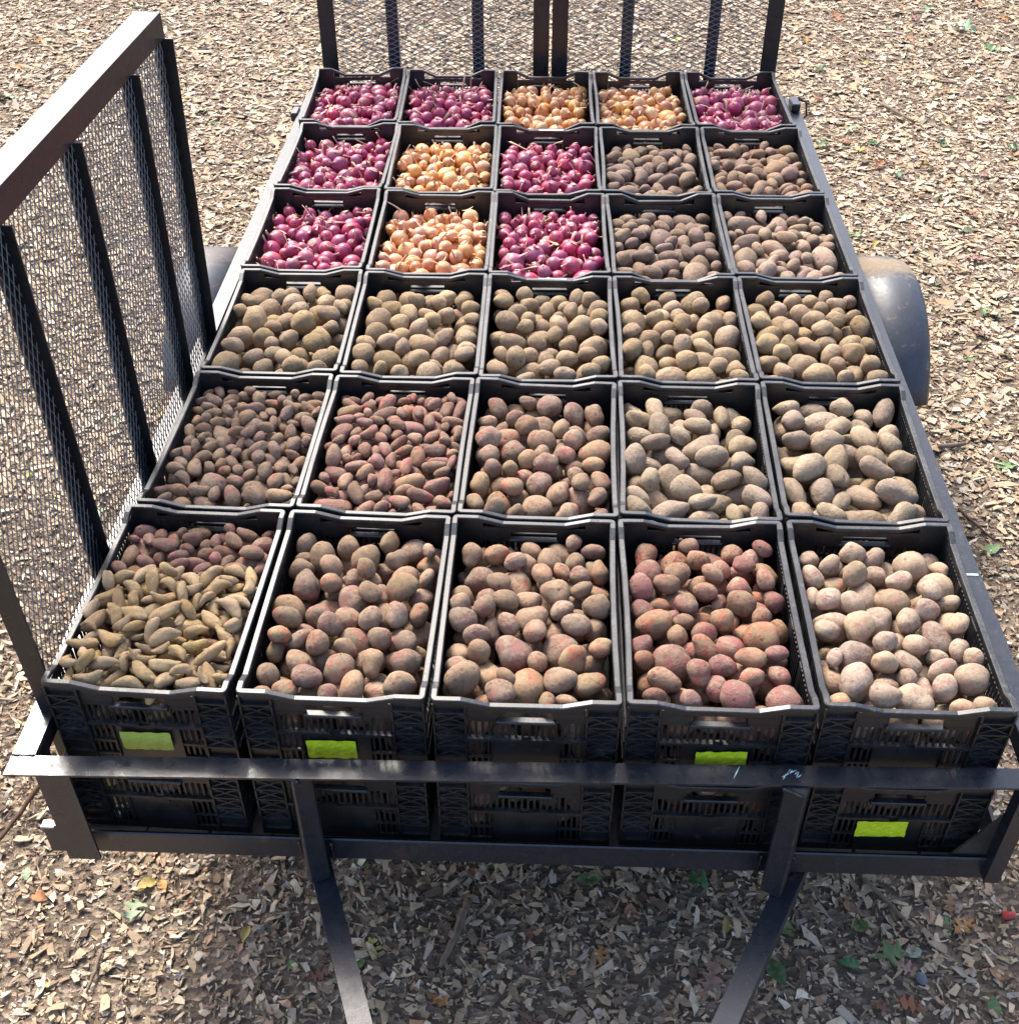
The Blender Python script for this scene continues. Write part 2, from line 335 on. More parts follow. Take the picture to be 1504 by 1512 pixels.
# ------------------------------------------------------------------ trailer
RZ = GZ-.16; DECK = GZ-.506; GX = -1.072
trailer = empty('trailer', (0, 1.8, 0)); tag(trailer, 'black steel utility trailer with mesh gates, loaded with vegetable crates', 'trailer')
OFF = Vector((0, -1.8, 0))
def tp(name, mb, mat, parent=None, smooth=False):
    if parent is None: o = mb.build(name, mat, trailer, smooth); o.location = OFF
    else: o = mb.build(name, mat, parent, smooth)
    return o
def angle_rail(p0, p1, inward, fl=.050, leg=.050, t=.006, leg_at='in', bev=True):
    """angle iron: flat top flange plus a leg hanging down; p0-p1 is the outer top edge"""
    mb = MB(); a, b, n = Vector(p0), Vector(p1), Vector(inward)
    d = (b-a).normalized(); dn = Vector((0, 0, -1))
    def prism(c1, c2, w, h): # c1,c2 top corners
        V = []
        for p in (a, b):
            V += [p+n*c1, p+n*(c1+w), p+n*(c1+w)+dn*h, p+n*c1+dn*h]
        mb.add(V, [(0, 1, 2, 3), (7, 6, 5, 4), (0, 4, 5, 1), (1, 5, 6, 2), (2, 6, 7, 3), (3, 7, 4, 0)])
    prism(0, 0, fl, t)
    s = fl-t if leg_at == 'in' else 0
    V = []
    for p in (a, b):
        V += [p+n*s+dn*t, p+n*(s+t)+dn*t, p+n*(s+t)+dn*leg, p+n*s+dn*leg]
    mb.add(V, [(0, 1, 2, 3), (7, 6, 5, 4), (0, 4, 5, 1), (1, 5, 6, 2), (2, 6, 7, 3), (3, 7, 4, 0)])
    return mb
# top rails
tp('front_rail', angle_rail((-1.105, -.098, RZ), (1.105, -.058, RZ), (0, 1, 0), .051), M['paint'])
tp('side_rail', angle_rail((-1.105, -.0455, RZ), (-1.105, 3.72, RZ), (1, 0, 0)), M['paint'])
tp('side_rail', angle_rail((1.105, -.0055, RZ), (1.105, 3.72, RZ), (-1, 0, 0)), M['paint'])
# lower frame
def frame_bar(x0, x1, y0, y1): mb = MB(); mb.box(x0, x1, y0, y1, DECK-.022, DECK+.054, .003); return mb
tp('lower_frame', frame_bar(-1.045, 1.062, -.034, -.024), M['paint'])
tp('lower_frame', frame_bar(-1.075, -1.063, -.02, 3.72), M['paint'])
tp('lower_frame', frame_bar(1.064, 1.076, -.02, 3.72), M['paint'])
tp('lower_frame', frame_bar(-1.06, 1.06, 3.706, 3.718), M['paint'])
def under():
    mb = MB()
    for y in (.3, .95, 1.6, 2.25, 2.9, 3.5): mb.box(-1.05, 1.05, y-.025, y+.025, DECK-.076, DECK-.0275)
    return mb
tp('cross_members', under(), M['paint'])
for i in range(14):
    x0 = -1.05+i*.15; mb = MB(); mb.box(x0+.003, x0+.147, -.022, 3.7, DECK-.0265, DECK-.001, .002); tp('deck_board', mb, M['deck'])
# posts
def post(cx, cy, rot, w, z0, z1):
    mb = MB(); t = .006
    for (x0, x1, y0, y1) in ((-w/2, w/2, -w/2, -w/2+t), (-w/2, -w/2+t, -w/2+t, w/2)): mb.box(x0, x1, y0, y1, z0, z1)
    c, s = cos(rot), sin(rot); mb.v = [(cx+x*c-y*s, cy+x*s+y*c, z) for x, y, z in mb.v]
    return mb
def sq_post(cx, cy, rot, w, z0, z1, cut=.03):
    mb = MB(); mb.box(-w/2, w/2, -w/2, w/2, z0, z1, .004)
    c, s = cos(rot), sin(rot); mb.v = [(cx+x*c-y*s, cy+x*s+y*c, z) for x, y, z in mb.v]
    return mb
tp('front_post', sq_post(-.486, -.062, radians(24), .047, DECK-.041, RZ-.0065), M['paint'])
tp('front_post', sq_post(.560, -.060, radians(-26), .049, DECK-.041, RZ-.0065), M['paint'])
tp('corner_post', post(-1.022, -.030, 0, .074, DECK-.004, RZ-.0065), M['paint'])
tp('corner_post', post(1.045, -.040, 0, .034, DECK-.004, RZ-.0065), M['paint'])
mb = MB(); mb.add([(1.058, -.020, DECK+.0005), (.93, -.020, DECK+.0005), (1.058, -.020, RZ-.10), (1.058, -.014, DECK+.0005), (.93, -.014, DECK+.0005), (1.058, -.014, RZ-.10)], [(0, 1, 2), (5, 4, 3), (0, 3, 4, 1), (1, 4, 5, 2), (2, 5, 3, 0)])
tp('corner_gusset', mb, M['web'])
for y in (.62, 1.45, 2.9, 3.69):
    for sx in (-1, 1):
        tp('side_post', post(sx*1.078, y, 0 if sx < 0 else pi/2, .045, DECK-.026, RZ-.0065), M['paint'])
# drawbar: two bars meeting at the coupling
wr = random.Random(12)
def weld(a, b, n=9, r=.0042):
    mb = MB(); a, b = Vector(a), Vector(b); mb.tube([a.lerp(b, i/n)+Vector((wr.uniform(-.0012, .0012), wr.uniform(-.0012, .0012), wr.uniform(-.001, .001))) for i in range(n+1)], [r*wr.uniform(.7, 1.25) for _ in range(n+1)], 6); tp('weld_bead', mb, M['gate_paint'], None, True)
for wx in (-.486, .560):
    weld((wx-.034, -.072, RZ-.008), (wx+.004, -.092, RZ-.008)); weld((wx-.036, -.044, DECK+.056), (wx-.036, -.036, DECK-.02)); weld((wx+.034, -.044, DECK+.056), (wx+.036, -.036, DECK-.02))
weld((-1.104, -.0465, RZ+.0005), (-1.055, -.0455, RZ+.0005), 12, .0022); weld((1.055, -.0065, RZ+.0005), (1.104, -.0065, RZ+.0005), 12, .0022)
weld((-.985, -.068, RZ-.008), (-1.058, -.069, RZ-.008))
ZT = DECK-.042
def bar(a, b, w, h): mb = MB(); mb.beam((*a, ZT-h/2), (*b, ZT-h/2), w, h); return mb
tp('drawbar', bar((-.613, .30), (-.045, -1.2), .050, .075), M['paint'])
tp('drawbar', bar((.780, .30), (-.012, -1.2), .050, .075), M['paint'])
mb = MB(); mb.box(-.09, .03, -1.50, -1.18, ZT-.085, ZT+.012, .015); tp('coupling', mb, M['paint'])
mb = MB(); mb.box(-1.118, -1.0765, -.030, -.015, DECK-.03, DECK+.07); tp('hinge_plate', mb, M['paint'])
mb = MB(); mb.box(-1.119, -1.088, -.036, -.0305, DECK+.067, DECK+.072); tp('hinge_edge', mb, M['zinc'])
# axle, wheels, fenders
AY, AZ, AX = 2.20, .33, 1.20
mb = MB(); mb.tube([(-1.1, AY, AZ), (1.1, AY, AZ)], .03, 10); tp('axle', mb, M['paint'])
for sx in (-1, 1):
    we = empty('wheel'); we.parent = trailer; we.location = (sx*AX, AY-1.8, AZ)
    def lathe(prof, n=40):
        mb = MB()
        for k in range(n):
            a = 2*pi*k/n; mb.v += [(x, r*cos(a), r*sin(a)) for x, r in prof]
        q = len(prof)
        for k in range(n):
            for i in range(q): mb.f.append((k*q+i, k*q+(i+1) % q, ((k+1) % n)*q+(i+1) % q, ((k+1) % n)*q+i))
        return mb
    lathe([(-.08, .20), (-.095, .24), (-.095, .29), (-.075, .322), (-.03, .33), (.03, .33), (.075, .322), (.095, .29), (.095, .24), (.08, .20)]).build('tyre', M['tyre'], we, True)
    lathe([(-.075, .198), (-.02, .15), (.03, .15), (.03, .02), (.045, .02), (.045, .155), (.075, .198)]).build('rim', M['steel'], we)
    # teardrop fender: an arc over the wheel, outer edge rolled down
    mb = MB(); sec = []; x0, x1 = 1.106, 1.335
    prof = [(x0, 0), (x1-.075, 0), (x1-.042, -.006), (x1-.018, -.022), (x1-.004, -.046), (x1, -.075), (x1, -.11)]
    path = []
    for k in range(23):
        a = radians(156-164*k/22); f = 1.0
        path.append((AY+.465*cos(a), AZ+.475*sin(a), cos(a), sin(a)))
    for (y, z, ny, nz) in path: mb.v += [(sx*x, y+ny*d, z+nz*d) for x, d in prof]
    q = len(prof)
    for k in range(22):
        for i in range(q-1):
            f = (k*q+i, k*q+i+1, (k+1)*q+i+1, (k+1)*q+i); mb.f.append(f if sx < 0 else f[::-1])
    o = tp('fender', mb, M['fender'], None, True); md = o.modifiers.new('thickness', 'SOLIDIFY'); md.thickness = .004; md.offset = 1
    # dried mud on the top of it
# chalky paint smears on the rails
for (x, y, lx, rz) in [(.433, -.062, .045, 1.2)]+[(.548+.016*sin(k*2.3), -.062+.007*cos(k*1.7), .012+.010*abs(sin(k*1.1)), .9+.3*sin(k)) for k in range(9)]:
    mb = MB(); n = 7
    for k in range(n+1):
        t = k/n-.5; wd = .0022*(1-abs(2*t))+.0006
        mb.v += [(x+cos(rz)*t*lx-sin(rz)*wd*.5, y+.022+sin(rz)*t*lx*.8+cos(rz)*wd*.5, RZ+.0012), (x+cos(rz)*t*lx+sin(rz)*wd*.5, y+.022+sin(rz)*t*lx*.8-cos(rz)*wd*.5, RZ+.0012)]
    mb.f = [(2*k, 2*k+1, 2*k+3, 2*k+2) for k in range(n)]; tp('paint_smear', mb, M['chalk'])
mb = MB(); mb.box(1.062, 1.098, .585, .592, RZ+.0005, RZ+.0015); tp('paint_smear', mb, M['chalk'])

# ---- expanded metal
def expanded(u0, u1, v0, v1, P, lw, sw, long_u=True, wid=.0042, th=.0016, nrm=(0, 1, 0), tilt=.9):
    """P(u, v) -> point; strands zigzag along the long way of the diamonds"""
    mb = MB(); nrm = Vector(nrm)
    if long_u: a0, a1, b0, b1 = u0, u1, v0, v1
    else: a0, a1, b0, b1 = v0, v1, u0, u1
    na = int((a1-a0)/(lw/2)); nb = int((b1-b0)/(sw/2))
    for k in range(nb):
        ring = []
        for i in range(na+1):
            a = a0+i*(a1-a0)/na; b = b0+(k+.5*(-1)**(i+k))*(sw/2)+sw/4
            p = P(a, b) if long_u else P(b, a)
            ring.append(Vector(p))
        ax = Vector(P(u0, v0+.1) if long_u else P(u0+.1, v0))-Vector(P(u0, v0)); ax.normalize()
        wv = (ax*cos(tilt)+nrm*sin(tilt))*wid/2; tv = (ax*-sin(tilt)+nrm*cos(tilt))*th/2
        n = len(mb.v)
        for p in ring: mb.v += [tuple(p-wv-tv), tuple(p+wv-tv), tuple(p+wv+tv), tuple(p-wv+tv)]
        for i in range(na):
            for q in range(4): mb.f.append((n+i*4+q, n+i*4+(q+1) % 4, n+(i+1)*4+(q+1) % 4, n+(i+1)*4+q))
    return mb
# side gate standing up along the left rail, twisted a little
GT = GZ+.85
def gxx(y, z): t = (z-RZ)/(GT-RZ); return GX + t*(-.016+.052*(y-.12)/1.5)
gate = empty('side_gate'); gate.parent = trailer; gate.location = (0, 0, 0)
GO = Vector((0, -1.8, 0))
def gp(name, mb, mat): o = mb.build(name, mat, gate); o.location = GO; return o
def gate_bar(y, w=.056, leg=.028, t=.005, z0=DECK+.06, z1=GT-.068, back=True):
    mb = MB(); yb = y+w/2 if back else y-w/2
    V = []
    for z in (z0, z1):
        x = gxx(y, z); V += [(x-t-.004, y-w/2, z), (x-.004, y-w/2, z), (x-.004, y+w/2, z), (x-t-.004, y+w/2, z)]
    mb.add(V, [(0, 3, 2, 1), (4, 5, 6, 7), (0, 1, 5, 4), (1, 2, 6, 5), (2, 3, 7, 6), (3, 0, 4, 7)])
    V = []
    s = 1 if back else -1
    for z in (z0, z1):
        x = gxx(y, z); V += [(x-.004, yb-(t if back else 0), z), (x-.004+leg, yb-(t if back else 0), z), (x-.004+leg, yb+(0 if back else t), z), (x-.004, yb+(0 if back else t), z)]
    mb.add(V, [(0, 3, 2, 1), (4, 5, 6, 7), (0, 1, 5, 4), (1, 2, 6, 5), (2, 3, 7, 6), (3, 0, 4, 7)])
    return mb
for y, w in ((.50, .056), (.905, .056), (1.325, .056)): gp('gate_bar', gate_bar(y, w), M['gate_paint'])
gp('gate_post', gate_bar(.105, .066, .04, .006, back=False), M['gate_paint'])
gp('gate_post', gate_bar(1.60, .056, .034, .006), M['gate_paint'])
mb = MB()
for (z0, z1, ox0, ox1) in ((GT-.006, GT, -.066, .004), (GT-.067, GT-.0062, -.003, .004)):
    V = []
    for y in (.070, 1.63):
        x = gxx(y, GT); V += [(x+ox0, y, z0), (x+ox1, y, z0), (x+ox1, y, z1), (x+ox0, y, z1)]
    mb.add(V, [(0, 1, 2, 3), (7, 6, 5, 4), (0, 4, 5, 1), (1, 5, 6, 2), (2, 6, 7, 3), (3, 7, 4, 0)])
gp('gate_top_rail', mb, M['gate_paint'])
mb = MB(); mb.box(GX-.010, GX-.004, .07, 1.63, DECK+.05, DECK+.10); gp('gate_bottom_rail', mb, M['gate_paint'])
gp('gate_mesh', expanded(.09, 1.615, DECK+.10, GT-.05, lambda y, z: (gxx(y, z)+.001, y, z), .046, .0225, False, .0036, .0016, (1, 0, 0), -.8), M['mesh_paint'])
# two rear gates
RY = 3.735
for xs, bars in (((-1.02, -.008), (-.699, -.322)), ((.004, 1.00), (.333, .709))):
    rg = empty('rear_gate'); rg.parent = trailer; rg.location = (0, RY-1.8, 0)
    zt, zb = GZ+.72, DECK+.03
    for x0, x1 in ((xs[0], xs[0]+.070), (xs[1]-.070, xs[1])):
        mb = MB(); mb.box(x0, x1, -.004, .002, zb, zt); xx = x1-.006 if x0 == xs[0] else x0
        mb.box(x0 if x0 == xs[0] else x1-.006, (x0 if x0 == xs[0] else x1-.006)+.006, .002, .05, zb, zt); mb.build('gate_post', M['gate_paint'], rg)
    for xb in bars:
        mb = MB(); mb.box(xb-.025, xb+.025, .010, .016, zb+.05, zt-.05); mb.box(xb+.019, xb+.025, .016, .05, zb+.05, zt-.05); mb.build('gate_bar', M['gate_paint'], rg)
    for z0, z1 in ((zb, zb+.05), (zt-.05, zt)):
        mb = MB(); mb.box(xs[0]+.0705, xs[1]-.0705, -.003, .003, z0, z1); mb.build('gate_rail', M['gate_paint'], rg)
    expanded(xs[0]+.06, xs[1]-.06, zb+.03, zt-.03, lambda u, v: (u, .006, v), .050, .0235, True, .0032, .0016, (0, 1, 0), .7).build('gate_mesh', M['mesh_paint'], rg)
mb = MB(); mb.box(1.062, 1.10, 3.56, 3.66, RZ+.001, RZ+.035, .004); mb.tube([(1.10, 3.64, RZ+.03), (1.135, 3.63, RZ+.02), (1.14, 3.60, RZ-.03), (1.11, 3.59, RZ-.05)], .006, 6); tp('gate_latch', mb, M['paint'])
mb = MB(); mb.box(-1.135, -1.104, 3.46, 3.54, RZ-.03, RZ+.01, .004); tp('gate_latch', mb, M['paint'])

# ------------------------------------------------------------------ crates
CW, CL, CH = .3955, .590, .253
def rim_mesh(dip, sdip=.013):
    hw, hl = CW/2, CL/2; P = []
    def zx(x): t = min(1, max(0, (.135-abs(x))/.06)); return CH-dip*t
    def zy(y): t = min(1, max(0, (.262-abs(y))/.03)); return CH-sdip*t
    r = .012
    xs = [-hw+r, -.135, -.105, -.075, -.03, .03, .075, .105, .135, hw-r]; ys = [-hl+r, -.262, -.247, -.232, -.1, 0, .1, .232, .247, .262, hl-r]
    P += [(x, -hl, zx(x), 0, -1) for x in xs]
    for a in (-60, -30): P.append((hw-r+r*cos(radians(a)), -hl+r+r*sin(radians(a)), CH, cos(radians(a)), sin(radians(a))))
    P += [(hw, y, zy(y), 1, 0) for y in ys]
    for a in (30, 60): P.append((hw-r+r*cos(radians(a)), hl-r+r*sin(radians(a)), CH, cos(radians(a)), sin(radians(a))))
    P += [(x, hl, zx(x), 0, 1) for x in xs[::-1]]
    for a in (120, 150): P.append((-hw+r+r*cos(radians(a)), hl-r+r*sin(radians(a)), CH, cos(radians(a)), sin(radians(a))))
    P += [(-hw, y, zy(y), -1, 0) for y in ys[::-1]]
    for a in (210, 240): P.append((-hw+r+r*cos(radians(a)), -hl+r+r*sin(radians(a)), CH, cos(radians(a)), sin(radians(a))))
    prof = [(0, -.013), (0, -.002), (-.002, 0), (-.0120, 0), (-.0140, -.002), (-.0140, -.010), (-.004, -.010), (-.003, -.013)]
    mb = MB(); q = len(prof); n = len(P)
    for (x, y, z, nx, ny) in P: mb.v += [(x+nx*a, y+ny*a, z+b) for a, b in prof]
    for k in range(n):
        for i in range(q): mb.f.append((k*q+i, ((k+1) % n)*q+i, ((k+1) % n)*q+(i+1) % q, k*q+(i+1) % q))
    mb.f = [f[::-1] for f in mb.f]
    return mb.mesh('rim', M['plastic'])
def end_wall(dip):
    """short wall facing -Y; outer skin at y = -CL/2+.012, ribs stand proud of it"""
    mb = MB(); y0, y1 = -CL/2+.0092, -CL/2+.0132; hw = CW/2-.003; zt = .240-dip-.0105
    def b(x0, x1, z0, z1, out=0.0): mb.box(x0, x1, y0-out, y1, z0, z1)
    zs = zt-.013                                             # underside of top beam
    b(-.124, .124, zs, zt); b(-.124, -.056, .180, zs-.0005); b(.056, .124, .180, zs-.0005)
    mb.box(-.062, .062, y0-.009, y1+.004, .171, .1795, .002)          # handle lip
    b(-.124, -.0625, .171, .1795); b(.0625, .124, .171, .1795)
    for k in range(18):
        x = -.119+k*.014; b(x-.0028, x+.0028, .1255, .1708)
    mb.box(-.124, -.010, y0-.008, y1, .1175, .1252); mb.box(.010, .124, y0-.008, y1, .1175, .1252); b(-.0098, .0098, .118, .125)
    b(-.072, .072, .012, .1172); mb.box(-.074, -.0725, y0-.006, y1, .012, .117); mb.box(.0725, .074, y0-.006, y1, .012, .117)
    for s in (-1, 1):
        for k in range(4):
            x = s*(.080+k*.013); b(x-.0026, x+.0026, .012, .1172)
        lo, hi = sorted((s*.0745, s*.124)); mb.box(lo, hi, y0-.005, y0-.0004, .062, .068); mb.box(lo, hi, y0-.005, y0-.0004, .020, .026)
        lo, hi = sorted((s*.1245, s*hw)); b(lo, hi, 0.012, .2292)
        for z in (.030, .064, .098, .132, .166, .200): mb.box(lo, hi, y0-.009, y0-.0003, z, z+.0035)
        mb.box(lo, lo+.004, y0-.009, y0-.0003, .012, .2292); mb.box(hi-.004, hi, y0-.009, y0-.0003, .012, .2292)
        for i, z in enumerate((.0675, .1015, .1355, .1695)):
            a, c = ((lo+.004, z), (hi-.004, z+.030)) if i % 2 else ((lo+.004, z+.030), (hi-.004, z))
            mb.beam((a[0], y0-.004, a[1]), (c[0], y0-.004, c[1]), .006, .003); 
            mb.beam((a[0], y0-.0036, c[1]), (c[0], y0-.0036, a[1]), .006, .003)
    b(-hw, hw, .0002, .0118)
    mb.box(-.020, .020, y0-.003, y0-.0002, .098, .1170)           # centre notch plate
    mb.v = [(x, y, z*CH/.240) for x, y, z in mb.v]
    return mb
def side_wall():
    """long wall facing +X"""
    mb = MB(); x0, x1 = CW/2-.0100, CW/2-.0062; hl = CL/2-.014; zt = .240-.013-.0105
    def b(ya, yb, z0, z1, out=0.0): mb.box(x0, x1+out, ya, yb, z0, z1)
    b(-hl, hl, .197, zt); b(-hl, hl, 0.0002, .014)
    for c, w in ((-.262, .02), (-.13, .010), (0, .016), (.13, .010), (.262, .02)): b(c-w, c+w, .0142, .1968, .0)
    for k in range(40):
        y = -.272+k*.01395
        if min(abs(y-c)-w for c, w in ((-.262, .02), (-.13, .010), (0, .016), (.13, .010), (.262, .02))) < .003: continue
        b(y-.0028, y+.0028, .0142, .1968)
    for z in (.055, .105, .152): mb.box(x1+.0003, x1+.005, -hl, hl, z, z+.004)
    mb.v = [(x, y, z*CH/.240) for x, y, z in mb.v]
    return mb
def flip(mb, fx, fy):
    o = MB(); o.v = [(x*fx, y*fy, z) for x, y, z in mb.v]; o.f = [f[::-1] if fx*fy < 0 else f for f in mb.f]; return o
def floor_mb():
    mb = MB(); hw, hl = CW/2-.0105, CL/2-.0140
    mb.box(-hw, hw, -hl, hl, .006, .011); return mb
CM = {}
for key, dip in (('a', .016), ('b', .026)):
    ew = end_wall(dip)
    CM[key] = [('rim', rim_mesh(dip)), ('end_wall', ew.mesh('end_wall', M['plastic'])), ('end_wall', flip(ew, 1, -1).mesh('end_wall', M['plastic'])),
               ('side_wall', side_wall().mesh('side_wall', M['plastic'])), ('side_wall', flip(side_wall(), -1, 1).mesh('side_wall', M['plastic'])), ('crate_floor', floor_mb().mesh('crate_floor', M['plastic']))]
def warp(me, bl, br, dz):                                    # long sides bow in or out, one corner droops a little
    m2 = me.copy(); n = len(m2.vertices); co = np.empty(n*3, np.float32); m2.vertices.foreach_get('co', co); co = co.reshape(-1, 3)
    f = 1-np.clip(np.abs(co[:, 1])/(CL/2), 0, 1)**2; h = np.clip(co[:, 2]/CH, 0, 1)
    side = np.clip((np.abs(co[:, 0])-.12)/.05, 0, 1)
    co[:, 0] += np.where(co[:, 0] > 0, br, -bl)*f*h*side; co[:, 2] += dz*h*co[:, 0]*co[:, 1]/(CW*CL/4)
    m2.vertices.foreach_set('co', co.ravel()); m2.update(); return m2
WV = {}
def make_crate(loc, rz, key, rc=None):
    t = empty('crate', loc, rz)
    var = 0 if rc is None else (99 if rc == (1, 1) else 1+(rc[0]*5+rc[1]*3) % 5)
    if (key, var) not in WV:
        bl, br, dz = {0: (0, 0, 0), 99: (.0045, -.004, .002)}.get(var, ((-.004, .0015, .0015), (.001, -.005, -.002), (-.002, -.002, .001), (.0015, .0005, -.0012), (-.006, -.003, .0022))[var-1] if var not in (0, 99) else None)
        WV[(key, var)] = CM[key] if var == 0 else [(n, warp(me, bl, br, dz)) for n, me in CM[key]]
    for n, me in WV[(key, var)]: link(n, me, t)
    return t
def label_mesh(seed, w, h, mat):
    rng = random.Random(seed); mb = MB(); nx, nz = 14, 6
    for j in range(nz+1):
        for i in range(nx+1):
            u, v = i/nx-.5, j/nz-.5; z = v*h+u*.004+(rng.uniform(-.0008, .0008) if j in (0, nz) else 0); x = u*w+(rng.uniform(-.0008, .0008) if i in (0, nx) else 0)
            mb.v.append((x, -.0020+.0011*sin(u*19+v*5+seed)*cos(v*9-seed)+rng.uniform(-.0006, .0006), z))
    mb.f = [(j*(nx+1)+i, j*(nx+1)+i+1, (j+1)*(nx+1)+i+1, (j+1)*(nx+1)+i) for j in range(nz) for i in range(nx)]
    return mb.mesh('label', mat)

CX = [[-.819, -.410, -.008, .393, .798], [-.788, -.388, .009, .406, .806], [-.778, -.376, .020, .416, .812], [-.790, -.380, .015, .410, .804], [-.793, -.394, .001, .396, .797], [-.817, -.418, -.014, .383, .781]]
CY = [.298, .896, 1.497, 2.097, 2.697, 3.307]
CRZ = [[3.6, 2.0, .5, .3, .7], [2.3]*5, [-.5]*5, [-1.4, -.6, -1.3, -1.8, -.8], [.3, -1.6, -1.2, -.3, -.4], [-3.6, -2.8, -1.5, -1.6, -2.6]]
CYO = [.008, -.001, -.005, -.002, .006]
ROWP = ['row along the front rail', 'second row from front rail', 'third row from front rail', 'third row from rear gates', 'second row from rear gates', 'row against the rear gates']
ROWS_ = ['front-rail row', 'second row from front rail', 'third row from front rail', 'third row from rear gates', 'second row from rear gates', 'rear-gate row']
ORD = ['first', 'second', 'third', 'fourth', 'fifth']
# contents: list of (kind, material key, share)
CONT = [
 [[('fingerling_potato', 'yellowf', .72), ('pink_fingerling_potato', 'pinkf2', .28)], [('red_potato', 'red', 1)], [('red_potato', 'red', 1)], [('red_potato', 'red_bright', 1)], [('red_potato', 'red_pale', 1)]],
 [[('pink_fingerling_potato', 'pinkf', 1)], [('pink_fingerling_potato', 'pinkf2', 1)], [('red_potato', 'red', 1)], [('russet_potato', 'russet', 1)], [('russet_potato', 'russet', 1)]],
 [[('gold_potato', 'gold', 1)]]*5,
 [[('red_onion', 'ronion', 1)], [('yellow_onion', 'shallot', 1)], [('red_onion', 'ronion', 1)], [('oblong_potato', 'brown', 1)], [('oblong_potato', 'tan', 1)]],
 [[('red_onion', 'ronion', 1)], [('yellow_onion', 'yonion', 1)], [('red_onion', 'ronion', 1)], [('oblong_potato', 'brown', 1)], [('oblong_potato', 'tan2', 1)]],
 [[('red_onion', 'ronion', 1)], [('red_onion', 'ronion', 1)], [('yellow_onion', 'yonion', 1)], [('yellow_onion', 'yonion', 1)], [('red_onion', 'ronion', 1)]],
]
DESC = {'fingerling_potato': 'knobbly yellow fingerling potato', 'pink_fingerling_potato': 'small pink fingerling potato', 'red_potato': 'round dusty red potato', 'russet_potato': 'large oblong tan potato',
        'gold_potato': 'round earthy gold potato', 'oblong_potato': 'oval soil-brown potato', 'red_onion': 'glossy red onion with dry neck', 'yellow_onion': 'golden onion with dry neck'}
CDESC = {'fingerling_potato': 'mixed fingerling potatoes', 'pink_fingerling_potato': 'pink fingerling potatoes', 'red_potato': 'dusty red potatoes', 'russet_potato': 'large tan potatoes',
         'gold_potato': 'round gold potatoes', 'oblong_potato': 'oval brown potatoes', 'red_onion': 'red onions', 'yellow_onion': 'golden onions'}
CATG = {'red_onion': 'onion', 'yellow_onion': 'onion'}
rngc = random.Random(8)
crates = []
for r in range(6):
    for c in range(5):
        x, y = CX[r][c], CY[r]+CYO[c]; rz = -radians(CRZ[r][c])*.5+rngc.uniform(-.003, .003); key = 'b' if r == 5 or (r, c) in ((3, 3), (3, 2)) else 'a'
        t = make_crate((x, y, GZ-CH), rz, key, (r, c))
        nm = CDESC[CONT[r][c][0][0]]
        tag(t, 'black plastic crate of %s, %s, %s from side gate' % (nm, ROWS_[r], ORD[c]), 'crate', 'crates of vegetables on the top layer')
        lo = make_crate((x*1.022+rngc.uniform(-.001, .001), y, DECK), 0.0 if r else rz, 'a')
        tag(lo, 'black plastic crate underneath the %s crate, %s, %s from side gate' % (nm.split()[-1], ROWS_[r], ORD[c]), 'crate', 'crates on the lower layer')
        crates.append((r, c, t, lo))
        if r == 0 and c in (0, 1, 3):
            o = link('label', label_mesh(c+1, .112 if c == 0 else .108, .058, M['lime_dull' if c == 0 else 'lime']), t, ((-.004, -.012, .012)[(0, 1, 3).index(c)], -CL/2+.0035, .078)); o['label'] = 'wrinkled lime green label'
        if r == 0 and c == 4:
            o = link('label', label_mesh(9, .112, .056, M['lime']), lo, (-.02, -CL/2+.0035, .092)); o['label'] = 'wrinkled lime green label'
        if (r, c) in ((3, 2), (4, 2)):
            mb = MB(); mb.box(-.045, .045, -.010, .002, -.0005, .0006) if r == 3 else mb.box(-.045, .05, -.011, .003, -.0005, .0006)
            o = mb.build('paper_label', M['white_label'], t); o.location = (.01, (-1 if r == 3 else 1)*(CL/2-.005), CH-(.026 if r == 3 else .016)+.0016)

# ------------------------------------------------------------------ vegetables
def potato_verts(rng, a, b, c, nu, nv, lump, bend=0.0, knob=0.0, harm=None):
    th = np.linspace(0, pi, nv+1)[1:-1]; ph = np.linspace(0, 2*pi, nu, endpoint=False)
    D = [(1, 0, 0)]+[(cos(t), sin(t)*cos(p), sin(t)*sin(p)) for t in th for p in ph]+[(-1, 0, 0)]
    D = np.array(D); f = np.ones(len(D))
    for (d, k, w, o) in harm: f += w*np.sin((D@d)*k+o)
    X = D*f[:, None]
    # blunt ends
    X[:, 0] = np.sign(X[:, 0])*np.abs(X[:, 0])**.93
    X = X*np.array([a, b, c])
    X[:, 1:] *= (1+knob*X[:, :1]/a)
    if bend: X[:, 1] += bend*((X[:, 0]/a)**2-.4)*a
    F = []
    for k in range(nu): F.append((0, 1+k, 1+(k+1) % nu))
    for i in range(len(th)-1):
        for k in range(nu): F.append((1+i*nu+k, 1+(i+1)*nu+k, 1+(i+1)*nu+(k+1) % nu, 1+i*nu+(k+1) % nu))
    L = len(D)-1; base = 1+(len(th)-1)*nu
    for k in range(nu): F.append((base+k, L, base+(k+1) % nu))
    return X, F
def harmonics(rng, lump):
    H = []
    for k, w in ((1.7, 1.1), (2.6, 1.0), (3.6, .75), (5.2, .5), (8.0, .26)):
        for _ in range(2):
            d = rng.normal(size=3); d /= np.linalg.norm(d); H.append((d, k, w*lump*rng.uniform(.4, 1), rng.uniform(0, 6)))
    return H
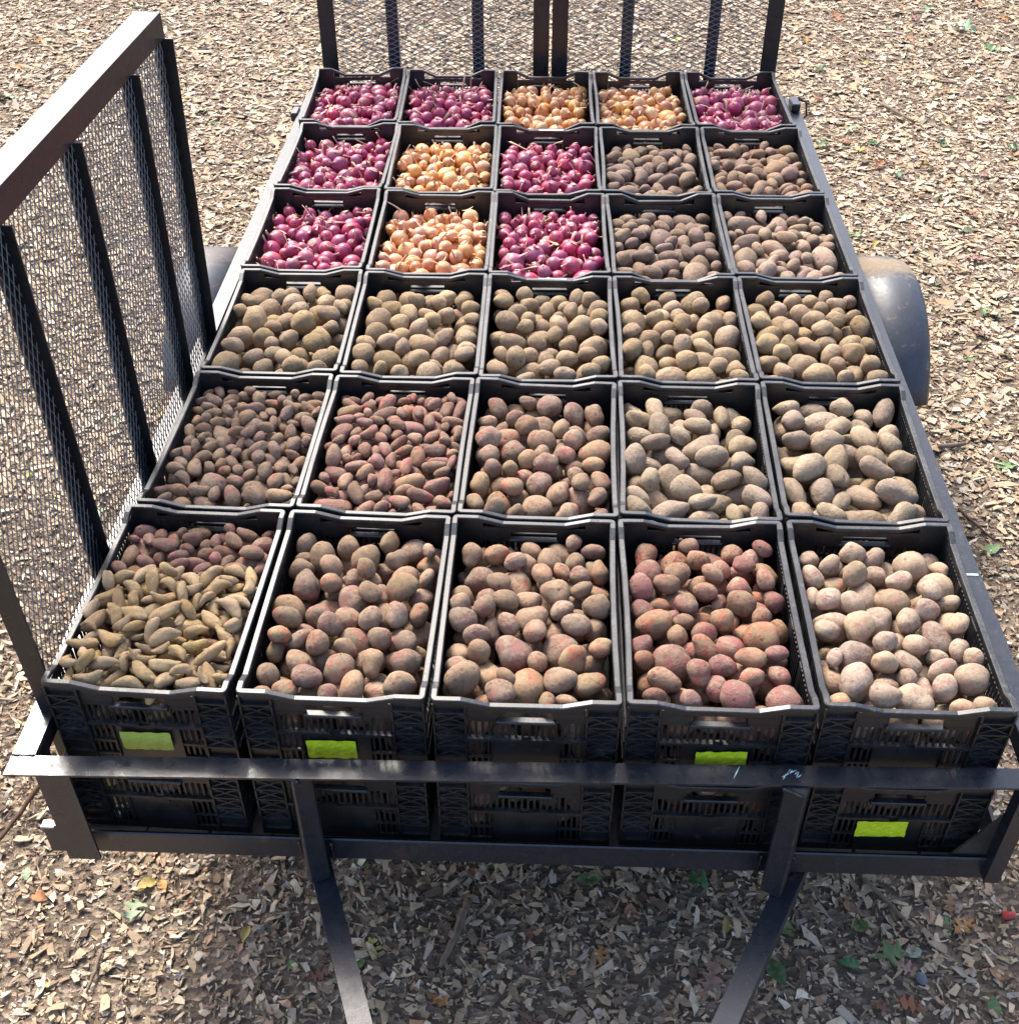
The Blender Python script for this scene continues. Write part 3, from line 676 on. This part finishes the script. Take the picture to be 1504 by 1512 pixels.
def onion_verts(rng, R, nu, nv, neck, flat):
    prof = []                                             # (radius, height, hgt code)
    n1 = nv
    for i in range(n1+1):
        t = i/n1; a = -pi/2+t*(pi*.90); rr = cos(a)*R; z = sin(a)*R*flat
        if t > .72: rr = rr*1.0+.0
        prof.append((max(rr, .0012), z, .02+.68*t))
    r0, z0, _ = prof[-1]; rn = R*rng.uniform(.10, .17)
    prof[-1] = (max(rn*1.6, r0), z0, .70)
    prof += [(rn*1.15, z0+R*.16, .76), (rn, z0+R*.30+neck*.2, .82), (rn*.85, z0+R*.3+neck*.55, .9), (rn*.95, z0+R*.3+neck, .97), (rn*.3, z0+R*.33+neck*1.03, 1.0)]
    bx, by = rng.normal(0, .35, 2); V = []; lon = []; hg = []
    zn = z0+R*.16
    for (rr, z, h) in prof:
        s = max(0, z-zn); ox, oy = bx*s*(1+s*18), by*s*(1+s*18); fl = 1 if h < .8 else rng.uniform(.5, 1)
        for k in range(nu):
            p = 2*pi*k/nu; q = rr*(1+.02*sin(p*2+R*900)) if h < .75 else rr*(1+.25*sin(p*3+h*9))
            V.append((q*cos(p)*fl+ox, q*sin(p)+oy, z)); lon.append(abs(k/nu*2-1)); hg.append(h)
    F = [tuple(range(nu-1, -1, -1))]; q = len(prof)
    for i in range(q-1):
        for k in range(nu): F.append((i*nu+k, i*nu+(k+1) % nu, (i+1)*nu+(k+1) % nu, (i+1)*nu+k))
    F.append(tuple(range((q-1)*nu, q*nu)))
    return np.array(V), F, lon, hg
# kind: semi axes ranges (a long, b/a, c/b), lumpiness, bend
SPEC = {'red_potato': (.0330, .12, (.80, .97), .050, 0), 'gold_potato': (.0358, .15, (.80, .96), .045, 0), 'russet_potato': (.0460, .19, (.56, .78), .055, .12),
        'oblong_potato': (.0345, .24, (.56, .80), .045, .08), 'pink_fingerling_potato': (.0262, .30, (.48, .70), .050, .14), 'fingerling_potato': (.0305, .26, (.38, .50), .075, .36)}
VAR = {}
def variants(kind):
    if kind in VAR: return VAR[kind]
    rng = np.random.default_rng(sum(map(ord, kind))); out = []
    if kind in CATG:
        for i in range(14):
            R = .0236*math.exp(min(.22, rng.normal(0, .15))); flat = rng.uniform(.92, 1.12); neck = rng.uniform(.002, .012) if rng.uniform() < .75 else rng.uniform(.014, .036)
            s = int(rng.integers(1e6)); hi = onion_verts(np.random.default_rng(s), R, 18, 10, neck, flat); lo = onion_verts(np.random.default_rng(s), R, 8, 4, neck, flat)
            out.append(dict(ax=(R, R, R*flat), hi=hi, lo=lo))
    else:
        a0, sg, (q0, q1), lump, bend = SPEC[kind]; lump *= 1.6
        for i in range(22):
            a = a0*math.exp(rng.normal(0, sg)); a = min(max(a, a0*.62), a0*1.27)
            big = a/a0
            b = a*rng.uniform(q0, q1)*(1/ big**.25 if q1 < .85 else 1); c = b*rng.uniform(.86, 1.0); H = harmonics(rng, lump); bd = rng.uniform(-1, 1)*bend*1.4; tp_ = rng.uniform(-.16, .16)
            out.append(dict(ax=(a*.99, b*.99+abs(bd)*a*.25, c*.99), hi=potato_verts(rng, a, b, c, 18, 12, lump, bd, tp_, H)+(None, None), lo=potato_verts(rng, a, b, c, 9, 6, lump, bd, tp_, H)+(None, None)))
    VAR[kind] = out; return out
MESH = {}
def veg_mesh(kind, vi, mk):
    k = (kind, vi, mk)
    if k not in MESH:
        V, F, lon, hg = variants(kind)[vi]['hi']
        me = bpy.data.meshes.new(kind); me.from_pydata([tuple(p) for p in V], [], F); me.materials.append(M[mk]); me.polygons.foreach_set('use_smooth', [True]*len(me.polygons))
        if lon:
            a = me.attributes.new('lon', 'FLOAT', 'POINT'); a.data.foreach_set('value', lon); a = me.attributes.new('hgt', 'FLOAT', 'POINT'); a.data.foreach_set('value', hg)
        me.update(); MESH[k] = me
    return MESH[k]
CELL = .004
def rot_axes(onion, rng):
    if onion:                                             # neck up or sideways
        d = np.array([rng.normal(0, .9), rng.normal(0, .9), abs(rng.normal(.55, .5))]); d /= np.linalg.norm(d)
        t = np.cross(d, rng.normal(size=3)); t /= np.linalg.norm(t); return np.stack([t, np.cross(d, t), d], 1)
    yaw, tilt, roll = rng.uniform(0, 2*pi), rng.normal(0, .28), rng.uniform(0, 2*pi)
    Rz = np.array([[cos(yaw), -sin(yaw), 0], [sin(yaw), cos(yaw), 0], [0, 0, 1]]); Ry = np.array([[cos(tilt), 0, sin(tilt)], [0, 1, 0], [-sin(tilt), 0, cos(tilt)]]); Rx = np.array([[1, 0, 0], [0, cos(roll), -sin(roll)], [0, sin(roll), cos(roll)]])
    return Rz@Ry@Rx
def footprint(R, ax):
    S = R@np.diag(np.array(ax)**2)@R.T                      # shape matrix; extent along an axis is sqrt of its diagonal
    ex, ey, ez = np.sqrt(np.diag(S)); nx, ny = int(ex/CELL)+1, int(ey/CELL)+1
    gx = np.arange(-nx, nx+1)*CELL; gy = np.arange(-ny, ny+1)*CELL; X, Y = np.meshgrid(gx, gy, indexing='ij')
    A = np.linalg.inv(S); a = A[2, 2]; bq = 2*(A[0, 2]*X+A[1, 2]*Y); cq = A[0, 0]*X*X+2*A[0, 1]*X*Y+A[1, 1]*Y*Y-1
    disc = bq*bq-4*a*cq; ok = disc > 0; sq = np.sqrt(np.where(ok, disc, 0))
    lo = np.where(ok, (-bq-sq)/(2*a), 1e3); hi = np.where(ok, (-bq+sq)/(2*a), -1e3)
    return nx, ny, lo, hi, ok, ex, ey, ez
IW, IL = CW-.0225, CL-.029
def fill(rng, content, top, floor=.0115, ylim=None, shift=None):
    NX, NY = int(IW/CELL), int(IL/CELL); Hm = np.full((NX, NY), floor); ID = np.full((NX, NY), -1, int); items = []; fails = 0
    while fails < 150 and len(items) < 1200:
        u = rng.uniform(); acc = 0; pick = content[-1]
        for q in content:
            acc += q[2]
            if u < acc: pick = q; break
        kind, mk = pick[0], pick[1]; vi = int(rng.integers(len(variants(kind)))); v = variants(kind)[vi]; s = rng.uniform(.88, 1.12)
        deep = Hm.mean() < top-.105
        if deep: s *= 1.3 if kind in ('pink_fingerling_potato', 'fingerling_potato', 'red_onion', 'yellow_onion', 'oblong_potato') else 1.0
        best = None
        for _ in range(3):
            R = rot_axes(kind in CATG, rng); nx, ny, lo, hi, ok, ex, ey, ez = footprint(R, np.array(v['ax'])*s)
            if 2*nx+2 >= NX or 2*ny+2 >= NY: continue
            for _ in range(11):
                i = int(rng.integers(nx, NX-nx)); 
                if len(content) > 1 and not deep:       # two sorts kept apart in one crate
                    j = int(rng.integers(ny, int(NY*.66))) if kind == 'fingerling_potato' else int(rng.integers(max(ny, int(NY*.60)), NY-ny))
                else: j = int(rng.integers(ny, NY-ny))
                z = (Hm[i-nx:i+nx+1, j-ny:j+ny+1]-lo).max()
                tz = z+ez*.55
                if best is None or tz < best[0]: best = (tz, z, i, j, R, nx, ny, hi, ok, ez)
        if best is None: continue
        _, z, i, j, R, nx, ny, hi, ok, ez = best
        x, y = (i+.5)*CELL-IW/2, (j+.5)*CELL-IL/2
        lim = top + .010*sin(x*17+y*9+s*40) - .040*max(0, (y-.03)/.25)
        if z+ez > lim: fails += 1; continue
        sub = Hm[i-nx:i+nx+1, j-ny:j+ny+1]; up = ok & (z+hi > sub); sub[up] = (z+hi)[up]; ID[i-nx:i+nx+1, j-ny:j+ny+1][up] = len(items)
        items.append((kind, mk, vi, s, R, (x, y, z-.0008)))
    vis = np.bincount(ID[ID >= 0].ravel(), minlength=len(items)) if items else []
    return items, vis
rng = np.random.default_rng(21)
pool = {}                                                  # kind -> list of (score, r, c, item, world loc)
for (r, c, t, lo) in crates:
    top = CH+(.004 if r < 3 else -.018)
    if r == 3 and c > 2: top = CH-.016
    items, vis = fill(rng, CONT[r][c], top)
    cr, sr = cos(t.rotation_euler[2]), sin(t.rotation_euler[2])
    for it, vv in zip(items, vis):
        x, y, z = it[5]; wl = (t.location[0]+x*cr-y*sr, t.location[1]+x*sr+y*cr, t.location[2]+z)
        dist = np.linalg.norm(np.array(wl)-CAM)
        pool.setdefault(it[0], []).append((vv/dist**2, r, c, it, wl, vv))
    if r == 0:
        items, vis = fill(rng, [(k, m_, s_) for k, m_, s_ in ([('red_potato', 'red', 1)] if c else [('gold_potato', 'gold', 1)])], CH-.02)
        for it, vv in zip(items, vis):
            x, y, z = it[5]; pool.setdefault(it[0], []).append((-1, r, c, it, (lo.location[0]+x, lo.location[1]+y, lo.location[2]+z), 0))
nobj = 0
for kind, L in pool.items():
    L.sort(key=lambda q: -q[0])
    n = 0; rest = []
    for q in L:
        if q[5] >= 6 and n < 300:
            score, r, c, (kd, mk, vi, s, R, _), wl, vv = q
            o = link(kind, veg_mesh(kind, vi, mk)); o.matrix_world = Matrix.Translation(wl) @ Matrix([list(map(float, R[i]*s)) for i in range(3)]).to_4x4()
            tag(o, '%s, crate %s from side gate, %s' % (DESC[kind], ORD[c], ROWS_[r]), CATG.get(kind, 'potato'), '%ss in one crate: %s from side gate, %s' % (kind.replace('_', ' ').replace('potato', 'potatoe') if 'potato' in kind else kind.replace('_', ' '), ORD[c], ROWS_[r]))
            n += 1
        else: rest.append(q)
    nobj += n
    if rest:                                               # everything deeper in the heaps as one object
        mks = sorted({q[3][1] for q in rest}); VV = []; FF = []; MI = []; RN = []; LO = []; HG = []; off = 0; rr = np.random.default_rng(5)
        for (score, r, c, (kd, mk, vi, s, R, _), wl, vv) in rest:
            V, F, lon, hg = variants(kind)[vi]['hi' if vv >= 6 else 'lo']
            W_ = (V*s)@R.T+np.array(wl); VV.append(W_); FF += [tuple(i+off for i in f) for f in F]; MI += [mks.index(mk)]*len(F); RN += [rr.uniform()]*len(V); off += len(V)
            if lon: LO += lon; HG += hg
        me = bpy.data.meshes.new(kind+'_heap'); me.from_pydata(np.concatenate(VV).tolist(), [], FF)
        for k in mks: me.materials.append(M[k])
        me.polygons.foreach_set('material_index', MI); me.polygons.foreach_set('use_smooth', [True]*len(FF))
        a = me.attributes.new('rnd', 'FLOAT', 'POINT'); a.data.foreach_set('value', RN)
        if LO:
            a = me.attributes.new('lon', 'FLOAT', 'POINT'); a.data.foreach_set('value', LO); a = me.attributes.new('hgt', 'FLOAT', 'POINT'); a.data.foreach_set('value', HG)
        me.update(); tag(link(kind+'_heap', me), '%s lying deeper in the crates' % CDESC[kind], CATG.get(kind, 'potato')+'s', kind='stuff')
print('veg individuals', nobj, {k: len(v) for k, v in pool.items()})

# papery onion skins, roots and straw on top of the onions
def scraps(name, kinds, mat, seed, label):
    rr = np.random.default_rng(seed); mb = MB()
    for kind in kinds:
        for q in pool[kind]:
            if q[5] < 9 or rr.uniform() > .72: continue
            (kd, mk, vi, s, R, _), wl = q[3], np.array(q[4]); Rr = variants(kind)[vi]['ax'][0]*s
            d = np.array([rr.normal(0, .5), rr.normal(0, .5), 1.0]); d /= np.linalg.norm(d); p = wl+d*Rr*1.01
            if rr.uniform() < .5:                            # straw: thin curved blade
                e = np.array([rr.normal(), rr.normal(), rr.normal(.1, .25)]); e /= np.linalg.norm(e); Ln = rr.uniform(.015, .045); n = 5; wd = rr.uniform(.0012, .0035)
                sd_ = np.cross(e, d); sd_ /= np.linalg.norm(sd_); b0 = len(mb.v); curl = rr.normal(0, .012)
                for k in range(n+1):
                    tt = k/n-.5; cpt = p+e*tt*Ln+d*(.002+curl*(tt+.5)**2); ww = wd*(1-.7*abs(tt*2)); mb.v += [tuple(cpt-sd_*ww), tuple(cpt+sd_*ww)]
                mb.f += [(b0+2*k, b0+2*k+1, b0+2*k+3, b0+2*k+2) for k in range(n)]
            else:                                            # flake of skin hugging the bulb
                e = np.cross(d, rr.normal(size=3)); e /= np.linalg.norm(e); g = np.cross(d, e); b0 = len(mb.v); n = 5; w1, w2 = rr.uniform(.25, .55), rr.uniform(.2, .45); lift = rr.uniform(.0005, .006)
                for a in range(n):
                    for b_ in range(n):
                        ua, ub = (a/(n-1)-.5)*2*w1, (b_/(n-1)-.5)*2*w2; ua += rr.normal(0, .05); dd = d+e*ua+g*ub; dd /= np.linalg.norm(dd)
                        mb.v.append(tuple(wl+dd*(Rr*1.02+lift*(a/(n-1))**2+rr.uniform(0, .0006))))
                mb.f += [(b0+a*n+b_, b0+a*n+b_+1, b0+(a+1)*n+b_+1, b0+(a+1)*n+b_) for a in range(n-1) for b_ in range(n-1)]
    tag(mb.build(name, mat), label, 'onion skins', kind='stuff')
scraps('onion_skin_scraps', ['red_onion'], M['skin_r'], 2, 'dry straw and papery skin scraps on the red onions')
scraps('onion_skin_scraps', ['yellow_onion'], M['skin_y'], 3, 'dry straw and papery skin scraps on the golden onions')

# ------------------------------------------------------------------ fallen leaves, sticks
LM = {'green': simple('green_leaf', (.075, .135, .040), .55, (.115, .17, .065), 60, 0, .4, .3), 'dark': simple('dark_green_leaf', (.035, .085, .03), .55, (.05, .11, .04), 60, 0, .4, .2),
      'pale': simple('pale_green_leaf_underside', (.27, .33, .22), .7, (.20, .27, .16), 60, 0, .3, .2), 'orange': simple('orange_leaf', (.36, .165, .060), .7, (.22, .10, .045), 50, 0, .3, .3),
      'brown': simple('brown_leaf', (.26, .145, .085), .8, (.18, .10, .06), 50, 0, .3, .3), 'yellow': simple('yellow_leaf', (.36, .29, .085), .7, (.26, .20, .06), 50, 0, .3, .2), 'pink': simple('pinkish_brown_leaf', (.30, .185, .14), .8, (.22, .135, .10), 50, 0, .3, .2)}
def leaf_mesh(shape, col, seed):
    rr = random.Random(seed); n = 26; mb = MB(); L = 1.0
    def half(t):
        if shape == 'oval': return .30*sin(pi*t**.85)**.9
        if shape == 'oak': return max(.03, .34*sin(pi*t)**.7*(.62+.42*cos(t*pi*7)))
        return max(.03, .46*sin(pi*t**.8)**.6*(.58+.45*cos(t*pi*5+.5)))       # maple like
    cur, fold = rr.uniform(-.9, 1.3), rr.uniform(.2, 1.0); tw = rr.uniform(-1.2, 1.2)
    for k in range(n+1):
        t = k/n; h = half(t)+.005; z = cur*(t-.5)**2*.6
        for s in (-1, -.5, 0, .5, 1):
            mb.v.append(((t-.5)*L+(.05*rr.uniform(-1, 1) if shape != 'oval' and abs(s) == 1 else 0), s*h, z+fold*abs(s)*h*.6+tw*(t-.5)*s*h+.03*sin(t*23+s*2)*abs(s)+rr.uniform(-.008, .008)))
    for k in range(n):
        for i in range(4): mb.f.append((k*5+i, k*5+i+1, (k+1)*5+i+1, (k+1)*5+i))
    mb.tube([(-.5, 0, cur*.15), (-.62, .02, cur*.2), (-.75, .05, cur*.3)], [.014, .012, .01], 5)
    zmin = min(v[2] for v in mb.v); mb.v = [(x, y, z-zmin) for x, y, z in mb.v]
    return mb.mesh('fallen_leaf', LM[col], True)
LEAF = {}
WHERE = {}
def leaf(u, v, shape, col, size, label=None, seed=0, z=.008):
    size *= .88
    k = (shape, col, seed % 3)
    if k not in LEAF: LEAF[k] = leaf_mesh(shape, col, hash((shape, col)) % 97 + seed % 3 if False else (len(shape)*7+len(col)*13+seed % 3))
    p = ground_at(u, v, z); o = link('fallen_leaf', LEAF[k], None, tuple(p)); rr = random.Random(int(u*7+v*13)); o.rotation_euler = (rr.uniform(-.25, .25), rr.uniform(-.25, .25), rr.uniform(0, 6.28)); o.scale = (size,)*3
    side = 'under the trailer front' if v > 1250 and 60 < u < 1480 else ('left of the trailer' if p[0] < 0 else 'right of the trailer')
    if p[1] > 3.9: side = 'beyond the rear gates'
    cn = {'green': 'green', 'dark': 'dark green', 'pale': 'pale green', 'orange': 'orange', 'brown': 'brown', 'yellow': 'yellow', 'pink': 'pinkish brown'}[col]; sn = {'oval': 'oval', 'oak': 'lobed oak', 'maple': 'jagged lobed'}[shape]
    tag(o, label or '%s %s leaf fallen on wood chips %s' % (cn, sn, side), 'leaf', None if label else 'fallen %s %s leaves %s' % (cn, sn, side))
LV = [(1209, 103, 'maple', 'green', .10), (1238, 138, 'oval', 'green', .09), (1258, 193, 'oval', 'pale', .10), (1213, 216, 'maple', 'green', .13), (1288, 212, 'oval', 'dark', .09), (1326, 261, 'maple', 'dark', .09), (1391, 213, 'oval', 'green', .10),
      (1369, 15, 'maple', 'pale', .16), (1421, 45, 'maple', 'pale', .18), (1464, 73, 'oval', 'green', .15), (1386, 147, 'oval', 'green', .08), (1489, 148, 'oval', 'green', .09), (1363, 124, 'oval', 'pale', .08), (1494, 218, 'maple', 'dark', .09),
      (1268, 221, 'oak', 'orange', .10), (1298, 246, 'maple', 'orange', .10), (1248, 211, 'oak', 'brown', .11), (1235, 26, 'oak', 'orange', .14), (1404, 269, 'oak', 'orange', .09), (1396, 138, 'oak', 'orange', .11), (1497, 229, 'oak', 'orange', .12), (1469, 163, 'maple', 'brown', .12), (1207, 146, 'oval', 'orange', .06),
      (1293, 362, 'oval', 'yellow', .07), (1363, 249, 'maple', 'yellow', .10), (1258, 347, 'maple', 'green', .11), (1386, 294, 'oval', 'green', .07), (1426, 342, 'oval', 'dark', .07), (1431, 319, 'oak', 'brown', .13), (1385, 420, 'oval', 'green', .06), (1370, 382, 'oval', 'pale', .05), (1430, 530, 'maple', 'green', .08), (1452, 463, 'maple', 'green', .09), (1468, 466, 'oval', 'pale', .07), (1485, 688, 'oval', 'green', .10), (1400, 500, 'oval', 'brown', .06), (1450, 495, 'oak', 'pink', .11), (1420, 622, 'oval', 'pale', .06), (1500, 330, 'oak', 'pink', .12), (1440, 385, 'oak', 'pink', .13),
      (1340, 60, 'oak', 'orange', .12), (1310, 40, 'oval', 'green', .08), (1350, 30, 'oak', 'pink', .15), (1480, 30, 'oak', 'orange', .13), (1440, 8, 'oak', 'orange', .16), (1190, 60, 'oak', 'orange', .10), (1275, 95, 'oval', 'yellow', .08), (1450, 260, 'oval', 'pink', .08), (1330, 320, 'oval', 'green', .05), (1360, 290, 'oval', 'orange', .05),
      (1027, 1308, 'maple', 'dark', .085), (1154, 1375, 'maple', 'green', .085), (1161, 1328, 'oval', 'dark', .065), (1265, 1368, 'oval', 'green', .075), (1312, 1412, 'maple', 'green', .095), (1347, 1407, 'oval', 'pale', .055), (1253, 1427, 'oval', 'dark', .065), (1147, 1438, 'oval', 'dark', .085), (1399, 1368, 'maple', 'green', .055), (1466, 1489, 'oval', 'green', .065),
      (1422, 1368, 'oak', 'orange', .085), (1402, 1338, 'oak', 'brown', .075), (1342, 1485, 'oak', 'orange', .085), (1255, 1341, 'oval', 'brown', .05), (1298, 1490, 'oak', 'brown', .06), (1050, 1442, 'oak', 'pink', .11), (1335, 1430, 'oak', 'pink', .075), (1072, 1368, 'oval', 'yellow', .05), (1475, 1440, 'oval', 'brown', .06),
      (198, 1347, 'maple', 'pale', .085), (242, 1308, 'oval', 'orange', .045), (40, 1292, 'oval', 'pale', .05), (282, 1331, 'oval', 'orange', .025), (430, 1425, 'oval', 'green', .035), (365, 1380, 'oval', 'yellow', .05), (533, 1277, 'oval', 'green', .055), (525, 1425, 'oval', 'green', .06), (549, 1400, 'maple', 'yellow', .06), (870, 1300, 'oval', 'green', .075), (885, 1412, 'oak', 'orange', .065), (700, 1290, 'oval', 'brown', .05), (470, 1440, 'oak', 'brown', .07), (60, 1325, 'oval', 'orange', .06), (780, 1385, 'oval', 'brown', .05), (930, 1350, 'oval', 'brown', .06),
      (10, 145, 'maple', 'pale', .16), (70, 150, 'oak', 'orange', .13), (25, 100, 'oak', 'orange', .13), (280, 110, 'oval', 'green', .07), (272, 197, 'maple', 'green', .09), (300, 165, 'oval', 'pale', .09), (375, 165, 'oval', 'green', .08), (275, 107, 'oak', 'pink', .11), (316, 182, 'oval', 'green', .06), (345, 215, 'oak', 'brown', .10), (380, 195, 'oak', 'pink', .10), (60, 60, 'oak', 'orange', .12), (10, 255, 'oval', 'orange', .07), (130, 35, 'oval', 'brown', .10), (145, 757, 'maple', 'pale', .07), (170, 620, 'maple', 'green', .06), (90, 330, 'oval', 'green', .06), (152, 310, 'oval', 'pale', .06), (100, 520, 'oval', 'yellow', .05), (45, 705, 'oval', 'yellow', .05), (160, 360, 'oval', 'pale', .05), (215, 1310, 'oval', 'yellow', .07),
      (620, 40, 'oval', 'green', .08), (660, 25, 'oak', 'brown', .10), (880, 50, 'oval', 'green', .08), (1000, 60, 'oval', 'yellow', .08), (760, 70, 'oak', 'brown', .09), (320, 20, 'oak', 'orange', .11), (420, 40, 'oak', 'pink', .10), (200, 10, 'oval', 'pale', .09)]
for i, (u, v, s, c, z) in enumerate(LV): leaf(u, v, s, c, z, None, i)
leaf(1461, 812, 'oval', 'green', .085, 'broad green leaf on chips close beside the bare right side rail', 1)
leaf(648, 1478, 'oak', 'orange', .075, 'rusty orange oak leaf on chips between the two drawbars', 2)
def stick(name, pts, rad, label, col):
    mb = MB(); P = [ground_at(u, v, z) for u, v, z in pts]; n = len(P); rr = random.Random(len(pts))
    Q = []
    for i in range(n-1):
        for k in range(4):
            t = k/4; Q.append(tuple(P[i]*(1-t)+P[i+1]*t+np.array([rr.uniform(-.002, .002), rr.uniform(-.002, .002), rr.uniform(-.001, .001)])))
    Q.append(tuple(P[-1])); m = len(Q); o_ = Vector(Q[m//2]); Q = [tuple(Vector(q)-o_) for q in Q]
    mb.tube(Q, [rad*(1-.55*i/m)*rr.uniform(.85, 1.12) for i in range(m)], 7)
    o = mb.build(name, col, None, True); o.location = o_; tag(o, label, 'stick')
WOOD = simple('bark_stick', (.20, .155, .115), .9, (.10, .07, .05), 40, .6); DARKW = simple('dark_twig', (.085, .05, .033), .85, (.05, .03, .02), 40, .4)
stick('stick', [(692, 1328, .022), (672, 1385, .024), (650, 1428, .02)], .012, 'thick grey broken stick on chips between the drawbars', WOOD)
stick('stick', [(636, 1345, .018), (672, 1358, .022)], .005, 'short forked twig beside the thick grey stick', WOOD)
stick('stick', [(1276, 1297, .02), (1310, 1332, .022), (1356, 1380, .018)], .007, 'thin weathered stick on chips right of the right drawbar', WOOD)
stick('stick', [(66, 1148, .04), (30, 1200, .035), (-12, 1256, .03)], .009, 'long dark brown stick beside the left front corner post', DARKW)
stick('stick', [(150, 1402, .018), (140, 1435, .02), (128, 1466, .016)], .006, 'slender grey stick on bright chips left of drawbar', WOOD)
stick('stick', [(1385, 660, .02), (1425, 655, .024)], .012, 'stubby weathered stick on chips near the right side rail', WOOD)
stick('stick', [(1415, 752, .02), (1470, 800, .02)], .006, 'thin dark twig on chips by the right side rail', DARKW)
stick('stick', [(1195, 1330, .02), (1215, 1370, .02)], .008, 'short grey stick near the right drawbar', WOOD)
stick('stick', [(1300, 152, .02), (1350, 180, .025)], .011, 'pale split stick on sunny chips beyond the fender', WOOD)
# crumpled red scrap and a smooth stone
def blob(name, u, v, r, mat, seed, label, cat, sq=.7, lump=.12):
    rg = np.random.default_rng(seed); V, F = potato_verts(rg, r, r*.8, r*sq, 16, 10, 0, 0, 0, harmonics(rg, lump)); me = bpy.data.meshes.new(name); me.from_pydata(V.tolist(), [], F); me.materials.append(mat)
    me.polygons.foreach_set('use_smooth', [True]*len(F)); p = ground_at(u, v, .012+r*sq*.6); o = link(name, me, None, tuple(p)); o.rotation_euler = (0, 0, seed); tag(o, label, cat)
blob('red_scrap', 1489, 1354, .014, simple('red_scrap', (.42, .055, .05), .5, (.22, .02, .025), 40, .5), 3, 'crumpled bright red scrap on chips by the right front corner', 'scrap', .6, .34)
blob('stone', 1361, 1445, .017, simple('grey_stone', (.15, .16, .17), .8, (.10, .11, .12), 30, .2), 5, 'small smooth blue grey stone among wood chips', 'stone', .5, .05)
